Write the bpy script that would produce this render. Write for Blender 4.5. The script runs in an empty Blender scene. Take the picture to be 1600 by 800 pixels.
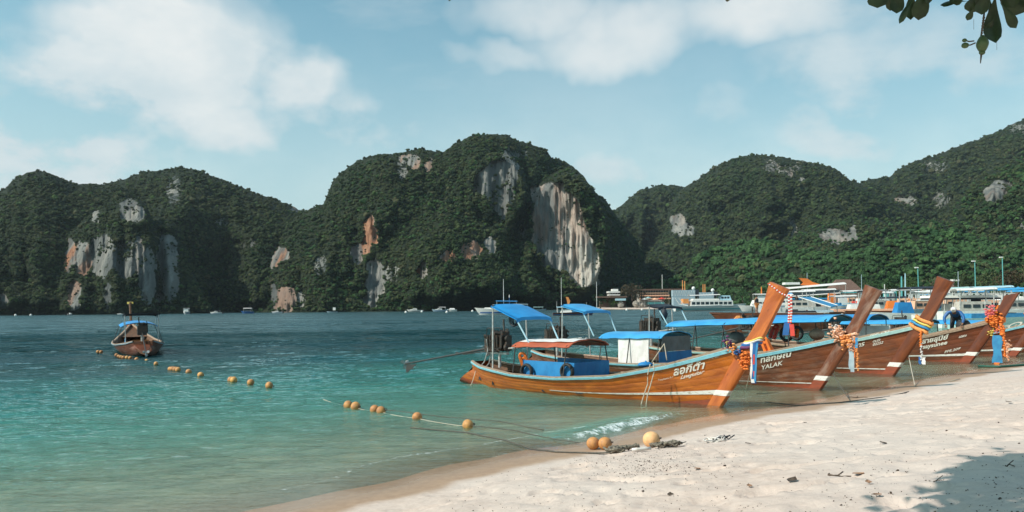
import bpy, bmesh, math, random
import numpy as np
from mathutils import Vector, Matrix, Euler
rnd = random.Random(7)
R = math.radians
S = bpy.context.scene
col = S.collection

# ------------------------------------------------------------------ camera
F, HY, H, ROLL = 1250.0, 479.0, 2.6, 0.0088
cam = bpy.data.objects.new('camera', bpy.data.cameras.new('camera')); col.objects.link(cam)
cam.data.sensor_width = 36; cam.data.lens = F * 36 / 1600
cam.data.shift_y = (HY - 400) / 1600
cam.data.clip_start = 0.1; cam.data.clip_end = 30000
cam.location = (0, 0, H); cam.rotation_euler = (math.pi / 2, ROLL, 0)
S.camera = cam
cR, sR = math.cos(ROLL), math.sin(ROLL)
def unroll(px, py):
    dx, dy = px - 800, py - HY
    return dx * cR - dy * sR, dx * sR + dy * cR
def W(px, py, Y):                       # a point seen at px, py standing Y metres away
    dx, dy = unroll(px, py)
    return Vector((dx / F * Y, Y, H - dy / F * Y))
def G(px, py, z=0.0):                   # a point seen at px, py at height z
    dx, dy = unroll(px, py)
    Y = (H - z) * F / dy
    return Vector((dx / F * Y, Y, z))
def proj(x, y, z):
    dx = x / y * F; dy = (H - z) / y * F
    return 800 + dx * cR + dy * sR, HY - dx * sR + dy * cR

# ------------------------------------------------------------------ light and sky
SUN = Vector((-0.68, -0.29, 0.665)).normalized()      # towards the sun
wd = bpy.data.worlds.new('World'); S.world = wd; wd.use_nodes = True
SUN_STRENGTH, SKY_STRENGTH = 4.7, 0.13
sl = bpy.data.lights.new('sun', 'SUN'); sl.energy = SUN_STRENGTH; sl.angle = R(0.53); sl.color = (1, .93, .83)
so = bpy.data.objects.new('sun', sl); col.objects.link(so)
so.rotation_euler = (-SUN).to_track_quat('-Z', 'Y').to_euler(); so.location = SUN * 50
S.view_settings.view_transform = 'Standard'; S.view_settings.look = 'None'
S.view_settings.exposure = 0.0; S.view_settings.gamma = 1.0
S.cycles.max_bounces = 8; S.cycles.transparent_max_bounces = 12
S.cycles.caustics_reflective = False; S.cycles.caustics_refractive = False
S.cycles.use_denoising = True

class NT:
    """small helper for node trees"""
    def __init__(s, t): s.t = t; s.n = t.nodes; s.l = t.links
    def add(s, kind, ins=None, **props):
        nd = s.n.new(kind)
        for k, v in props.items(): setattr(nd, k, v)
        for k, v in (ins or {}).items(): s.set(nd, k, v)
        return nd
    def set(s, nd, k, v):
        sock = nd.inputs[k]
        if isinstance(v, bpy.types.NodeSocket): s.l.new(v, sock)
        elif isinstance(v, bpy.types.Node): s.l.new(v.outputs[0], sock)
        else: sock.default_value = v
    def math(s, op, a, b=0.0, c=None, clamp=False):
        nd = s.add('ShaderNodeMath', {0: a, 1: b}, operation=op, use_clamp=clamp)
        if c is not None: s.set(nd, 2, c)
        return nd.outputs[0]
    def vmath(s, op, a, b=(0, 0, 0)):
        nd = s.add('ShaderNodeVectorMath', {0: a, 1: b}, operation=op)
        return nd.outputs['Value'] if op in ('LENGTH', 'DOT_PRODUCT', 'DISTANCE') else nd.outputs[0]
    def mix(s, f, a, b, blend='MIX'):
        nd = s.add('ShaderNodeMix', data_type='RGBA', blend_type=blend, clamp_factor=True)
        s.set(nd, 0, f); s.set(nd, 6, a if not isinstance(a, tuple) else (*a[:3], 1)); s.set(nd, 7, b if not isinstance(b, tuple) else (*b[:3], 1))
        return nd.outputs[2]
    def ramp(s, f, stops, interp='LINEAR'):
        nd = s.add('ShaderNodeValToRGB', {0: f}); cr = nd.color_ramp; cr.interpolation = interp
        while len(cr.elements) < len(stops): cr.elements.new(0.5)
        for e, (p, c) in zip(cr.elements, stops):
            e.position = p; e.color = (*c[:3], 1) if isinstance(c, tuple) else (c, c, c, 1)
        return nd.outputs[0]
    def mapr(s, v, a, b, c=0.0, d=1.0, smooth=True):
        nd = s.add('ShaderNodeMapRange', {0: v, 1: a, 2: b, 3: c, 4: d}, clamp=True)
        if smooth: nd.interpolation_type = 'SMOOTHSTEP'
        return nd.outputs[0]
    def noise(s, vec, scale, detail=3, rough=.55, dist=0.0):
        return s.add('ShaderNodeTexNoise', {'Vector': vec, 'Scale': scale, 'Detail': detail, 'Roughness': rough, 'Distortion': dist}).outputs[0]
    def scale(s, vec, xyz, loc=(0, 0, 0)):
        return s.add('ShaderNodeMapping', {'Vector': vec, 'Scale': xyz, 'Location': loc}).outputs[0]

def build_world():
    t = NT(wd.node_tree); wd.node_tree.nodes.clear()
    tc = t.add('ShaderNodeTexCoord').outputs['Generated']
    sky = t.add('ShaderNodeTexSky'); sky.sky_type = 'NISHITA'; sky.sun_disc = False
    sky.sun_elevation = math.asin(SUN.z); sky.sun_rotation = math.atan2(SUN.x, SUN.y)
    sky.air_density = 1.0; sky.dust_density = 1.4; sky.ozone_density = 1.2; sky.altitude = 0
    base = t.mix(1.0, sky.outputs[0], SKYTINT, 'MULTIPLY')
    # cloud banks: soft masses at directions of the sky, broken up by fractal noise
    wob = t.add('ShaderNodeTexNoise', {'Vector': tc, 'Scale': 5.0, 'Detail': 4.0, 'Roughness': .6})
    wv = t.vmath('SCALE', t.vmath('SUBTRACT', wob.outputs[1], (.5, .5, .5)));  wv.node.inputs[3].default_value = 0.16
    d = t.vmath('ADD', tc, wv)
    dens = None
    for (px, py, rx, ry, k) in CLOUDS:
        dx, dy = unroll(px, py)
        v = Vector((dx / F, 1, -dy / F)); q = v.normalized()
        rr = rx / F * q.y
        ss = (1.0, 1.0, rx / ry)
        df = t.vmath('MULTIPLY', t.vmath('SUBTRACT', d, tuple(q)), ss)
        ln = t.vmath('LENGTH', df)
        m = t.mapr(ln, 0.25 * rr, rr * 1.35, k, 0.0)
        dens = m if dens is None else t.math('MAXIMUM', dens, m)
    n1 = t.noise(t.scale(tc, (1, 1, 1.7)), 4.5, 9, .58)
    n2 = t.noise(t.scale(tc, (1, 1, 2.6)), 2.2, 6, .6, .3)
    # scattered thin cloud over the rest of the dome
    veil = t.mapr(n2, .47, .75, 0.0, .42)
    thick = t.math('MULTIPLY', dens, t.mapr(n1, .30, .50, .38, 1.55))
    den = t.math('MAXIMUM', thick, veil)
    zz = t.add('ShaderNodeSeparateXYZ', {0: tc}).outputs[2]
    lowhaze = t.mapr(zz, -0.02, .42, .86, 0.05)
    den = t.math('MAXIMUM', den, lowhaze, clamp=True)
    cl = t.mix(t.mapr(n1, .35, .7), CLOUD_D, CLOUD_L)
    fin = t.mix(t.math('MULTIPLY', den, .93), base, cl)
    bg = t.add('ShaderNodeBackground', {'Color': fin, 'Strength': SKY_STRENGTH})
    out = t.add('ShaderNodeOutputWorld'); t.l.new(bg.outputs[0], out.inputs[0])
SKYTINT = (.78, 1.30, 1.12, 1)
CLOUD_D = (4.9, 5.7, 6.0, 1); CLOUD_L = (6.85, 7.0, 6.9, 1)
#          px   py   rx   ry  strength
CLOUDS = [(60, 200, 210, 110, .95), (250, 110, 200, 120, 1.0), (150, 60, 120, 50, .7), (-150, 130, 200, 120, .8),
          (350, 200, 170, 60, .7), (480, 130, 100, 60, .75), (560, 200, 120, 70, .6), (60, 130, 120, 90, .8),
          (840, 20, 130, 45, .5), (960, 60, 170, 60, .55), (1200, 50, 200, 55, .6), (1330, 120, 180, 80, .5),
          (1500, 80, 160, 90, .45), (1300, 220, 150, 50, .55), (970, 270, 70, 45, .55), (1120, 200, 90, 40, .35), (790, 90, 90, 30, .4),
          (1900, 100, 300, 120, .7), (-500, 200, 300, 120, .8)]
build_world()

# ------------------------------------------------------------------ numpy noise
def _hash(ix, iy, iz):
    h = (ix * 374761393 + iy * 668265263 + iz * 2147483647 * 0 + iz * 1274126177) & 0xFFFFFFFF
    h = ((h ^ (h >> 13)) * 1103515245) & 0xFFFFFFFF
    h = ((h ^ (h >> 16)) * 668265263) & 0xFFFFFFFF
    return ((h >> 8) & 0xFFFF) / 65535.0
def vnoise(x, y, z):
    x, y, z = np.broadcast_arrays(np.asarray(x, float), np.asarray(y, float), np.asarray(z, float))
    ix, iy, iz = [np.floor(v).astype(np.int64) for v in (x, y, z)]
    fx, fy, fz = x - ix, y - iy, z - iz
    ux, uy, uz = [f * f * f * (f * (f * 6 - 15) + 10) for f in (fx, fy, fz)]
    r = 0
    for a in (0, 1):
        for b in (0, 1):
            for c in (0, 1):
                w = (ux if a else 1 - ux) * (uy if b else 1 - uy) * (uz if c else 1 - uz)
                r = r + w * _hash(ix + a, iy + b, iz + c)
    return r * 2 - 1
def fbm(x, y, z, octv=4, gain=.5):
    r, amp, f = 0, 1.0, 1.0
    for k in range(octv):
        r = r + amp * vnoise(np.asarray(x) * f + 17.3 * k, np.asarray(y) * f + 9.1 * k, np.asarray(z) * f + 3.7 * k)
        amp *= gain; f *= 2.03
    return r
def sst(a, b, x):
    t = np.clip((x - a) / (b - a), 0, 1); return t * t * (3 - 2 * t)

# ------------------------------------------------------------------ object helpers
def tag(o, label=None, cat=None, group=None, kind=None):
    if label: o['label'] = label
    if cat: o['category'] = cat
    if group: o['group'] = group
    if kind: o['kind'] = kind
    return o
def empty(name, loc, rz=0.0, label=None, cat=None, group=None, scale=1.0):
    o = bpy.data.objects.new(name, None); o.empty_display_size = .2
    col.objects.link(o); o.location = loc; o.rotation_euler = (0, 0, rz); o.scale = (scale,) * 3
    return tag(o, label, cat, group)
def link_mesh(name, me, parent=None, loc=None):
    o = bpy.data.objects.new(name, me); col.objects.link(o)
    if parent: o.parent = parent
    if loc is not None: o.location = loc
    return o
def copy_tree(o, parent=None):
    c = o.copy(); col.objects.link(c); c.parent = parent
    for ch in list(o.children): copy_tree(ch, c)
    return c
class MB:
    """collects simple solids, links them as ONE mesh object"""
    def __init__(s): s.v = []; s.f = []; s.m = []; s.cm = 0
    def face(s, pts):
        b = len(s.v); s.v += [tuple(p) for p in pts]; s.f.append(tuple(range(b, b + len(pts)))); s.m.append(s.cm)
    def grid(s, P, close_u=False, close_v=False):
        nu, nv = len(P), len(P[0]); b = len(s.v)
        for r_ in P: s.v += [tuple(p) for p in r_]
        for i in range(nu if close_u else nu - 1):
            for j in range(nv if close_v else nv - 1):
                i2, j2 = (i + 1) % nu, (j + 1) % nv
                s.f.append((b + i * nv + j, b + i2 * nv + j, b + i2 * nv + j2, b + i * nv + j2)); s.m.append(s.cm)
        return s
    def box(s, c, d, rot=None, taper=1.0):
        c = Vector(c); hx, hy, hz = d[0] / 2, d[1] / 2, d[2] / 2; M = rot if rot is not None else Matrix.Identity(3)
        b = len(s.v)
        for sz in (-1, 1):
            k = taper if sz > 0 else 1
            for sx, sy in ((-1, -1), (1, -1), (1, 1), (-1, 1)):
                s.v.append(tuple(c + M @ Vector((sx * hx * k, sy * hy * k, sz * hz))))
        for q in ((0, 3, 2, 1), (4, 5, 6, 7), (0, 1, 5, 4), (1, 2, 6, 5), (2, 3, 7, 6), (3, 0, 4, 7)):
            s.f.append(tuple(b + i for i in q)); s.m.append(s.cm)
        return s
    def tube(s, pts, r, n=6, caps=True):
        pts = [Vector(p) for p in pts]; rings = []; rs = r if isinstance(r, (list, tuple)) else [r] * len(pts)
        up = Vector((0, 0, 1)); b = len(s.v)
        for i, p in enumerate(pts):
            t = (pts[min(i + 1, len(pts) - 1)] - pts[max(i - 1, 0)])
            if t.length < 1e-9: t = Vector((0, 0, 1))
            t.normalize()
            a = t.cross(up)
            if a.length < .05: a = t.cross(Vector((1, 0, 0)))
            a.normalize(); c = a.cross(t)
            for k in range(n):
                th = 2 * math.pi * k / n
                s.v.append(tuple(p + (a * math.cos(th) + c * math.sin(th)) * rs[i]))
        for i in range(len(pts) - 1):
            for k in range(n):
                k2 = (k + 1) % n
                s.f.append((b + i * n + k, b + i * n + k2, b + (i + 1) * n + k2, b + (i + 1) * n + k)); s.m.append(s.cm)
        if caps:
            s.f.append(tuple(b + k for k in range(n))[::-1]); s.f.append(tuple(b + (len(pts) - 1) * n + k for k in range(n))); s.m += [s.cm] * 2
        return s
    def ribbon(s, pts, w, th=.01, side=(0, 0, 1)):
        """flat strip with thickness swept along pts; w may vary"""
        pts = [Vector(p) for p in pts]; sd = Vector(side).normalized(); P = []
        ws = w if isinstance(w, (list, tuple)) else [w] * len(pts)
        for i, p in enumerate(pts):
            t = (pts[min(i + 1, len(pts) - 1)] - pts[max(i - 1, 0)]).normalized()
            n_ = t.cross(sd).normalized() * th / 2; q = sd * ws[i] / 2
            P.append([p - q - n_, p + q - n_, p + q + n_, p - q + n_])
        s.grid(P, close_v=True)
        for e in (P[0][::-1], P[-1]): s.face(e)
        return s
    def ball(s, c, r, n=8, m=6, sq=(1, 1, 1), jit=0.0):
        c = Vector(c); P = []
        for i in range(m + 1):
            th = math.pi * i / m; row = []
            for k in range(n):
                ph = 2 * math.pi * k / n; rr = r * (1 + (rnd.uniform(-jit, jit) if 0 < i < m else 0))
                row.append(c + Vector((math.sin(th) * math.cos(ph) * sq[0], math.sin(th) * math.sin(ph) * sq[1], math.cos(th) * sq[2])) * rr)
            P.append(row)
        return s.grid(P, close_v=True)
    def torus(s, c, R0, r, ax='Y', n=24, m=8, sq=1.0, M=None):
        P = []; c = Vector(c)
        for i in range(n):
            a = 2 * math.pi * i / n; row = []
            for k in range(m):
                b = 2 * math.pi * k / m; q = (R0 + r * math.cos(b)); h = r * math.sin(b)
                x, y, z = q * math.cos(a), q * math.sin(a) * sq, h
                v = Vector((x, h, y)) if ax == 'Y' else Vector((h, x, y)) if ax == 'X' else Vector((x, y, h))
                if M is not None: v = M @ v
                row.append(c + v)
            P.append(row)
        return s.grid(P, close_u=True, close_v=True)
    def build(s, name, mat, parent=None, smooth=False, loc=None):
        me = bpy.data.meshes.new(name); me.from_pydata(s.v, [], s.f)
        mats = mat if isinstance(mat, (list, tuple)) else [mat]
        for m in mats: me.materials.append(m)
        if len(mats) > 1: me.polygons.foreach_set('material_index', s.m)
        bm = bmesh.new(); bm.from_mesh(me); bmesh.ops.remove_doubles(bm, verts=bm.verts, dist=1e-5)
        bmesh.ops.recalc_face_normals(bm, faces=bm.faces); bm.to_mesh(me); bm.free()
        if smooth: me.polygons.foreach_set('use_smooth', [True] * len(me.polygons))
        me.update()
        return link_mesh(name, me, parent, loc)
def smooth_by_angle(o, ang=40):
    me = o.data; me.polygons.foreach_set('use_smooth', [True] * len(me.polygons))
    try: me.set_sharp_from_angle(angle=R(ang))
    except Exception: pass
def np_mesh(name, V, Fq, mats, attrs=None, smooth=True):
    me = bpy.data.meshes.new(name)
    me.vertices.add(len(V)); me.vertices.foreach_set('co', np.asarray(V, np.float32).ravel())
    n = len(Fq); me.loops.add(n * 4); me.polygons.add(n)
    me.loops.foreach_set('vertex_index', np.asarray(Fq, np.int32).ravel())
    me.polygons.foreach_set('loop_start', np.arange(0, n * 4, 4, dtype=np.int32))
    me.update(calc_edges=True); me.validate()
    for m in mats: me.materials.append(m)
    if smooth: me.polygons.foreach_set('use_smooth', [True] * n)
    for k, a in (attrs or {}).items():
        at = me.attributes.new(k, 'FLOAT', 'POINT'); at.data.foreach_set('value', np.asarray(a, np.float32).ravel())
    return me
def grid_faces(nu, nv):
    i, j = np.meshgrid(np.arange(nu - 1), np.arange(nv - 1), indexing='ij')
    a = (i * nv + j).ravel(); return np.stack([a, a + nv, a + nv + 1, a + 1], 1)

# ------------------------------------------------------------------ materials
def mat(name, c1, rough=.6, c2=None, nscale=6.0, stretch=(1, 1, 1), bump=0.0, metal=0.0, coat=0.0, var=0.0, lo=.35, hi=.65, detail=4, spec=.5, bscale=None, sheen=0.0):
    m = bpy.data.materials.new(name); m.use_nodes = True; t = NT(m.node_tree); t.n.clear()
    tc = t.add('ShaderNodeTexCoord').outputs['Object']
    vec = t.scale(tc, stretch)
    nz = t.noise(vec, nscale, detail)
    c2 = c2 or tuple(x * .72 for x in c1)
    c = t.mix(t.mapr(nz, lo, hi), c1, c2)
    if var:
        rn = t.add('ShaderNodeObjectInfo').outputs['Random']
        h = t.add('ShaderNodeHueSaturation', {'Hue': t.mapr(rn, 0, 1, .5 - var * .03, .5 + var * .03, False), 'Saturation': 1.0, 'Value': t.mapr(rn, 0, 1, 1 - var * .5, 1 + var * .5, False), 'Color': c})
        c = h.outputs[0]
    b = t.add('ShaderNodeBsdfPrincipled', {'Base Color': c, 'Roughness': rough, 'Metallic': metal})
    b.inputs['Specular IOR Level'].default_value = spec
    if coat: b.inputs['Coat Weight'].default_value = coat; b.inputs['Coat Roughness'].default_value = .15
    if bump:
        nb = t.noise(vec, bscale or nscale * 3, 5)
        t.set(b, 'Normal', t.add('ShaderNodeBump', {'Strength': bump, 'Distance': .02, 'Height': nb}).outputs[0])
    o = t.add('ShaderNodeOutputMaterial'); t.l.new(b.outputs[0], o.inputs[0])
    return m
def wood(name, c1, c2, grey=None, gamt=0.0, rough=.42, coat=.12, rot=0.0):
    m = bpy.data.materials.new(name); m.use_nodes = True; t = NT(m.node_tree); t.n.clear()
    tc = t.add('ShaderNodeTexCoord').outputs['Object']
    if rot: mp_ = t.add('ShaderNodeMapping', {'Vector': tc, 'Rotation': (0, rot, 0)}); tc0 = tc; tc = mp_.outputs[0]
    g1 = t.noise(t.scale(tc, (.45, 2, 2.6)), 2.4, 6, .6, .5)
    g2 = t.noise(t.scale(tc, (1.0, 10, 16)), 5.0, 5, .6, .2)
    c = t.mix(t.mapr(g1, .32, .68), c1, c2)
    c = t.mix(t.math('MULTIPLY', t.mapr(g2, .48, .75), .38), c, tuple(x * .5 for x in c2))
    kn = t.add('ShaderNodeTexVoronoi', {'Vector': t.scale(tc, (1.1, 3, 3.4)), 'Scale': 2.2, 'Randomness': 1.0}).outputs[0]
    c = t.mix(t.mapr(kn, .05, .12, .7, 0), c, tuple(x * .3 for x in c2))
    if grey:
        gn = t.noise(t.scale(tc, (.8, 2, 3)), 2.3, 7, .65)
        z = t.add('ShaderNodeSeparateXYZ', {0: tc}).outputs[2]
        lowm = t.mapr(z, 0.05, .9, 1.0, .25)
        c = t.mix(t.math('MULTIPLY', t.math('MULTIPLY', t.mapr(gn, .42, .68), lowm), gamt), c, grey)
    rn = t.add('ShaderNodeObjectInfo').outputs['Random']
    c = t.add('ShaderNodeHueSaturation', {'Value': t.mapr(rn, 0, 1, .84, 1.14, False), 'Saturation': t.mapr(rn, 0, 1, 1.04, .96, False), 'Color': c}).outputs[0]
    b = t.add('ShaderNodeBsdfPrincipled', {'Base Color': c, 'Roughness': t.mapr(g2, .3, .7, rough - .08, rough + .18)})
    b.inputs['Coat Weight'].default_value = coat; b.inputs['Coat Roughness'].default_value = .22
    t.set(b, 'Normal', t.add('ShaderNodeBump', {'Strength': .35, 'Distance': .01, 'Height': g2}).outputs[0])
    o = t.add('ShaderNodeOutputMaterial'); t.l.new(b.outputs[0], o.inputs[0])
    return m
M = {}
M['wood1'] = wood('varnished teak', (.53, .145, .012), (.32, .070, .006), (.20, .07, .03), .28, rough=.34)
M['wood2'] = wood('weathered brown teak', (.20, .055, .016), (.11, .030, .011), (.30, .22, .17), .7, .5, .12)
M['wood3'] = wood('dark red teak', (.22, .056, .014), (.12, .030, .010), (.25, .17, .12), .45, .45, .2)
M['wood4'] = wood('deep brown teak', (.18, .042, .012), (.10, .024, .009), (.25, .17, .12), .25, .42, .25)
for k_, a_ in (('1', ((.50, .125, .010), (.33, .068, .006))), ('2', ((.20, .055, .016), (.11, .030, .011), (.30, .20, .15), .6, .5)), ('3', ((.22, .056, .014), (.12, .030, .010))), ('4', ((.18, .042, .012), (.10, .024, .009)))):
    M['prow' + k_] = wood('stem post teak ' + k_, *a_, rot=R(57))
M['redbottom'] = mat('red antifouling', (.28, .055, .02), .6, (.2, .045, .02), 5, (1, 1, 3))
M['innerwood'] = mat('inner hull wood', (.16, .07, .03), .7, (.09, .045, .025), 4, (1, 4, 4), .3)
M['orangewood'] = mat('orange painted timber', (.55, .2, .06), .6, (.42, .14, .05), 4, (1, 4, 4), .2)
M['bluerail'] = mat('light blue paint', (.27, .58, .68), .45, (.2, .48, .58), 5, (1, 3, 3), .2)
M['greenrail'] = mat('pale green paint', (.42, .62, .58), .5, (.32, .5, .5), 5, (1, 3, 3), .2)
M['caprail'] = mat('bare timber cap', (.42, .3, .22), .7, (.3, .2, .14), 8, (1, 6, 6), .3)
M['white'] = mat('white paint', (.8, .79, .76), .45, (.7, .68, .64), 4, (1, 1, 1))
M['whiteold'] = mat('worn white paint', (.72, .7, .66), .6, (.45, .38, .3), 7, (1, 1, 3), .2, lo=.5, hi=.7)
M['bluetarp'] = mat('blue tarpaulin', (.02, .27, .62), .42, (.015, .22, .53), 2.2, (1, 1, 1), .55, bscale=5)
M['bluetarp2'] = mat('faded blue tarpaulin', (.06, .36, .66), .42, (.04, .28, .58), 2.0, (1, 1, 1), .55, bscale=4)
M['bluepanel'] = mat('blue canvas', (.02, .22, .50), .6, (.015, .17, .42), 2.5, (1, 1, 1), .4, bscale=4)
M['orangetarp'] = mat('orange red tarpaulin', (.50, .11, .045), .55, (.38, .09, .04), 3, (1, 1, 1), .3, bscale=5)
M['whitetarp'] = mat('white tarpaulin', (.78, .76, .74), .6, (.66, .62, .6), 3, (1, 1, 1), .5, bscale=4)
M['greytarp'] = mat('grey canvas', (.16, .17, .17), .7, (.12, .125, .12), 3, (1, 1, 1), .4, bscale=5)
M['darktarp'] = mat('black canvas', (.02, .025, .035), .6, (.015, .02, .03), 3, (1, 1, 1), .3)
M['tyre'] = mat('black rubber', (.02, .02, .022), .7, (.03, .03, .03), 8)
M['darkmetal'] = mat('dark oily metal', (.045, .04, .036), .5, (.12, .05, .025), 14, (1, 1, 1), .5, .3, lo=.5, hi=.7)
M['lightmetal'] = mat('galvanised pipe', (.55, .56, .55), .45, (.4, .38, .35), 9, (1, 1, 1), 0, .2)
M['blackpipe'] = mat('black painted pipe', (.03, .03, .032), .5, (.05, .04, .035), 9)
M['rope'] = mat('pale rope', (.62, .55, .45), .85, (.45, .38, .3), 40, (1, 1, 1), .4)
M['darkrope'] = mat('dark wet rope', (.12, .11, .09), .85, (.07, .065, .055), 30, (1, 1, 1), .4)
M['greenrope'] = mat('green rope', (.03, .12, .08), .85, (.02, .08, .06), 30)
M['buoy'] = mat('weathered orange float', (.62, .30, .09), .6, (.42, .20, .08), 9, (1, 1, 1), .35, var=.35)
M['buoypale'] = mat('sun bleached orange float', (.80, .46, .22), .6, (.66, .36, .16), 7, (1, 1, 1), .3)
M['paleletter'] = mat('white lettering', (.74, .70, .62), .6, (.6, .55, .48), 20)
M['ltblue'] = mat('pale blue paint', (.42, .62, .70), .5, (.35, .55, .64), 4)
M['glassdark'] = mat('dark window glass', (.02, .035, .045), .08, (.03, .05, .06), 3)
M['aqua'] = mat('aqua paint', (.12, .42, .42), .5, (.1, .36, .36), 4)
M['teal'] = mat('teal canvas', (.02, .22, .22), .6, (.02, .18, .19), 4)
M['red'] = mat('red cloth', (.62, .06, .04), .7, (.5, .04, .03), 6)
M['orange'] = mat('orange cloth', (.80, .22, .03), .7, (.68, .16, .03), 12, (1, 1, 1), .4)
M['orangegar'] = mat('faded orange garland', (.85, .38, .12), .8, (.75, .25, .07), 25, (1, 1, 1), .6)
M['yellow'] = mat('yellow cloth', (.75, .6, .15), .7, (.65, .48, .1), 12)
M['pink'] = mat('pink cloth', (.75, .16, .18), .7, (.6, .12, .12), 14, (1, 1, 1), .5)
M['peach'] = mat('pale peach garland', (.80, .50, .36), .8, (.7, .28, .12), 22, (1, 1, 1), .6, lo=.45, hi=.6)
M['clothblue'] = mat('blue satin', (.02, .12, .34), .45, (.015, .09, .28), 5)
M['clothmid'] = mat('mid blue cloth', (.04, .27, .5), .6, (.03, .2, .42), 5)
M['clothwhite'] = mat('white cloth', (.78, .76, .74), .7, (.65, .62, .6), 5)
M['clothgrey'] = mat('faded grey blue cloth', (.4, .5, .55), .7, (.3, .4, .46), 5)
M['purple'] = mat('purple cloth', (.16, .04, .12), .7, (.1, .03, .1), 5)
M['skin'] = mat('skin', (.42, .22, .14), .55, (.36, .18, .11), 6)
M['darkskin'] = mat('tanned skin', (.25, .12, .07), .55, (.2, .1, .06), 6)
M['hair'] = mat('black hair', (.012, .01, .01), .5, (.02, .016, .014), 20)
M['darkcloth'] = mat('black cloth', (.02, .02, .025), .8, (.03, .03, .035), 10)
M['concrete'] = mat('pale concrete', (.5, .47, .42), .8, (.4, .37, .33), 3, (1, 1, 1), .2)
M['roofbrown'] = mat('brown thatch', (.17, .10, .075), .9, (.11, .065, .05), 2, (1, 1, 1), .6)
M['twig'] = mat('driftwood', (.10, .07, .05), .9, (.05, .035, .025), 12)
M['shell'] = mat('bleached plastic', (.72, .68, .64), .6, (.6, .55, .5), 12)

# ------------------------------------------------------------------ shoreline and ground
SHORE = [Vector((-60, -40, 0)), Vector((-14, 1.0, 0))] + [G(px, py) for px, py in
         [(385, 800), (492, 776), (618, 749), (706, 726), (830, 703), (900, 694), (980, 676), (1060, 658), (1140, 646),
          (1220, 635), (1300, 619), (1380, 604), (1500, 582), (1600, 563)]] + \
        [Vector(p + (0,)) for p in [(45, 62), (72, 100), (98, 160), (115, 230), (124, 300), (130, 380), (146, 460), (138, 515), (112, 531), (58, 531), (44, 600), (30, 720), (60, 930), (200, 1400), (800, 2600)]]
SH = np.array([(p.x, p.y) for p in SHORE])
def shore_s(x, y):
    """signed distance to the water's edge, positive on land"""
    x = np.asarray(x, float); y = np.asarray(y, float)
    best = np.full(x.shape, 1e9); sgn = np.ones(x.shape)
    for (ax, ay), (bx, by) in zip(SH[:-1], SH[1:]):
        dx, dy = bx - ax, by - ay; L2 = dx * dx + dy * dy
        t = np.clip(((x - ax) * dx + (y - ay) * dy) / L2, 0, 1)
        qx, qy = x - (ax + t * dx), y - (ay + t * dy); d = np.hypot(qx, qy)
        c = dx * (y - ay) - dy * (x - ax)
        m = d < best - 1e-9; best = np.where(m, d, best); sgn = np.where(m, np.where(c < 0, 1.0, -1.0), sgn)
    return best * sgn
def smin(a, b, k): 
    h = np.clip(.5 + .5 * (b - a) / k, 0, 1); return b * (1 - h) + a * h - k * h * (1 - h)
def ground_z(x, y, s=None, fine=True):
    if s is None: s = shore_s(x, y)
    zl = .055 * s + .085 * np.maximum(s - 1.4, 0)
    zl = smin(zl, 1.35 + .0 * s, .5)
    dep = -s
    zw = -(.055 * np.minimum(dep, 4) + .085 * np.clip(dep - 4, 0, 14) + .13 * np.clip(dep - 18, 0, 40))
    z = np.where(s > 0, zl, zw)
    if fine:
        dry = sst(1.0, 2.2, s)
        near = 1 - sst(30, 60, np.hypot(x, y))
        z = z + near * dry * (.032 * fbm(x * .55, y * .55, 3.1, 2) + .015 * fbm(x * 1.7, y * 1.7, 5.0, 3))
        # trampled sand: soft pits and small ridges
        p = vnoise(x * 3.1, y * 3.1, 1.0); q = vnoise(x * 4.3 + 9, y * 4.3, 2.0)
        z = z - near * dry * .030 * sst(.35, .70, p) + near * dry * .016 * sst(.1, .7, q)
        wq = vnoise(x * .5, y * .5, 4.0); e1 = vnoise(x * 2.1 + wq, y * 3.3 + wq, 11.0); z = z - near * dry * .055 * sst(.50, .72, e1) + near * dry * .018 * sst(.36, .5, e1) * (1 - sst(.5, .6, e1))
        z = z + near * (1 - dry) * .006 * vnoise(x * .9, y * .9, 7.0) * sst(-3, 1, s)
        z = z + near * sst(-12, -2, s) * (1 - sst(-1, 0, s)) * .012 * vnoise(x * 1.5, y * 3.0, 7.7)
    return z
def axis(lo, hi, st, ends, g=1.10):
    a = list(np.arange(lo, hi + 1e-9, st)); d = st; v = lo
    left = []
    while v > ends[0]: d *= g; v -= d; left.append(v)
    d = st; v = hi; right = []
    while v < ends[1]: d *= g; v += d; right.append(v)
    return np.clip(np.array(left[::-1] + a + right), ends[0], ends[1])
xs = axis(-4.0, 11.0, .055, (-9000, 9000), 1.07); ys = axis(7.5, 21, .055, (-400, 16000), 1.06)
X, Y = np.meshgrid(xs, ys, indexing='ij'); s_ = shore_s(X, Y)
Z = ground_z(X, Y, s_)
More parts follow.
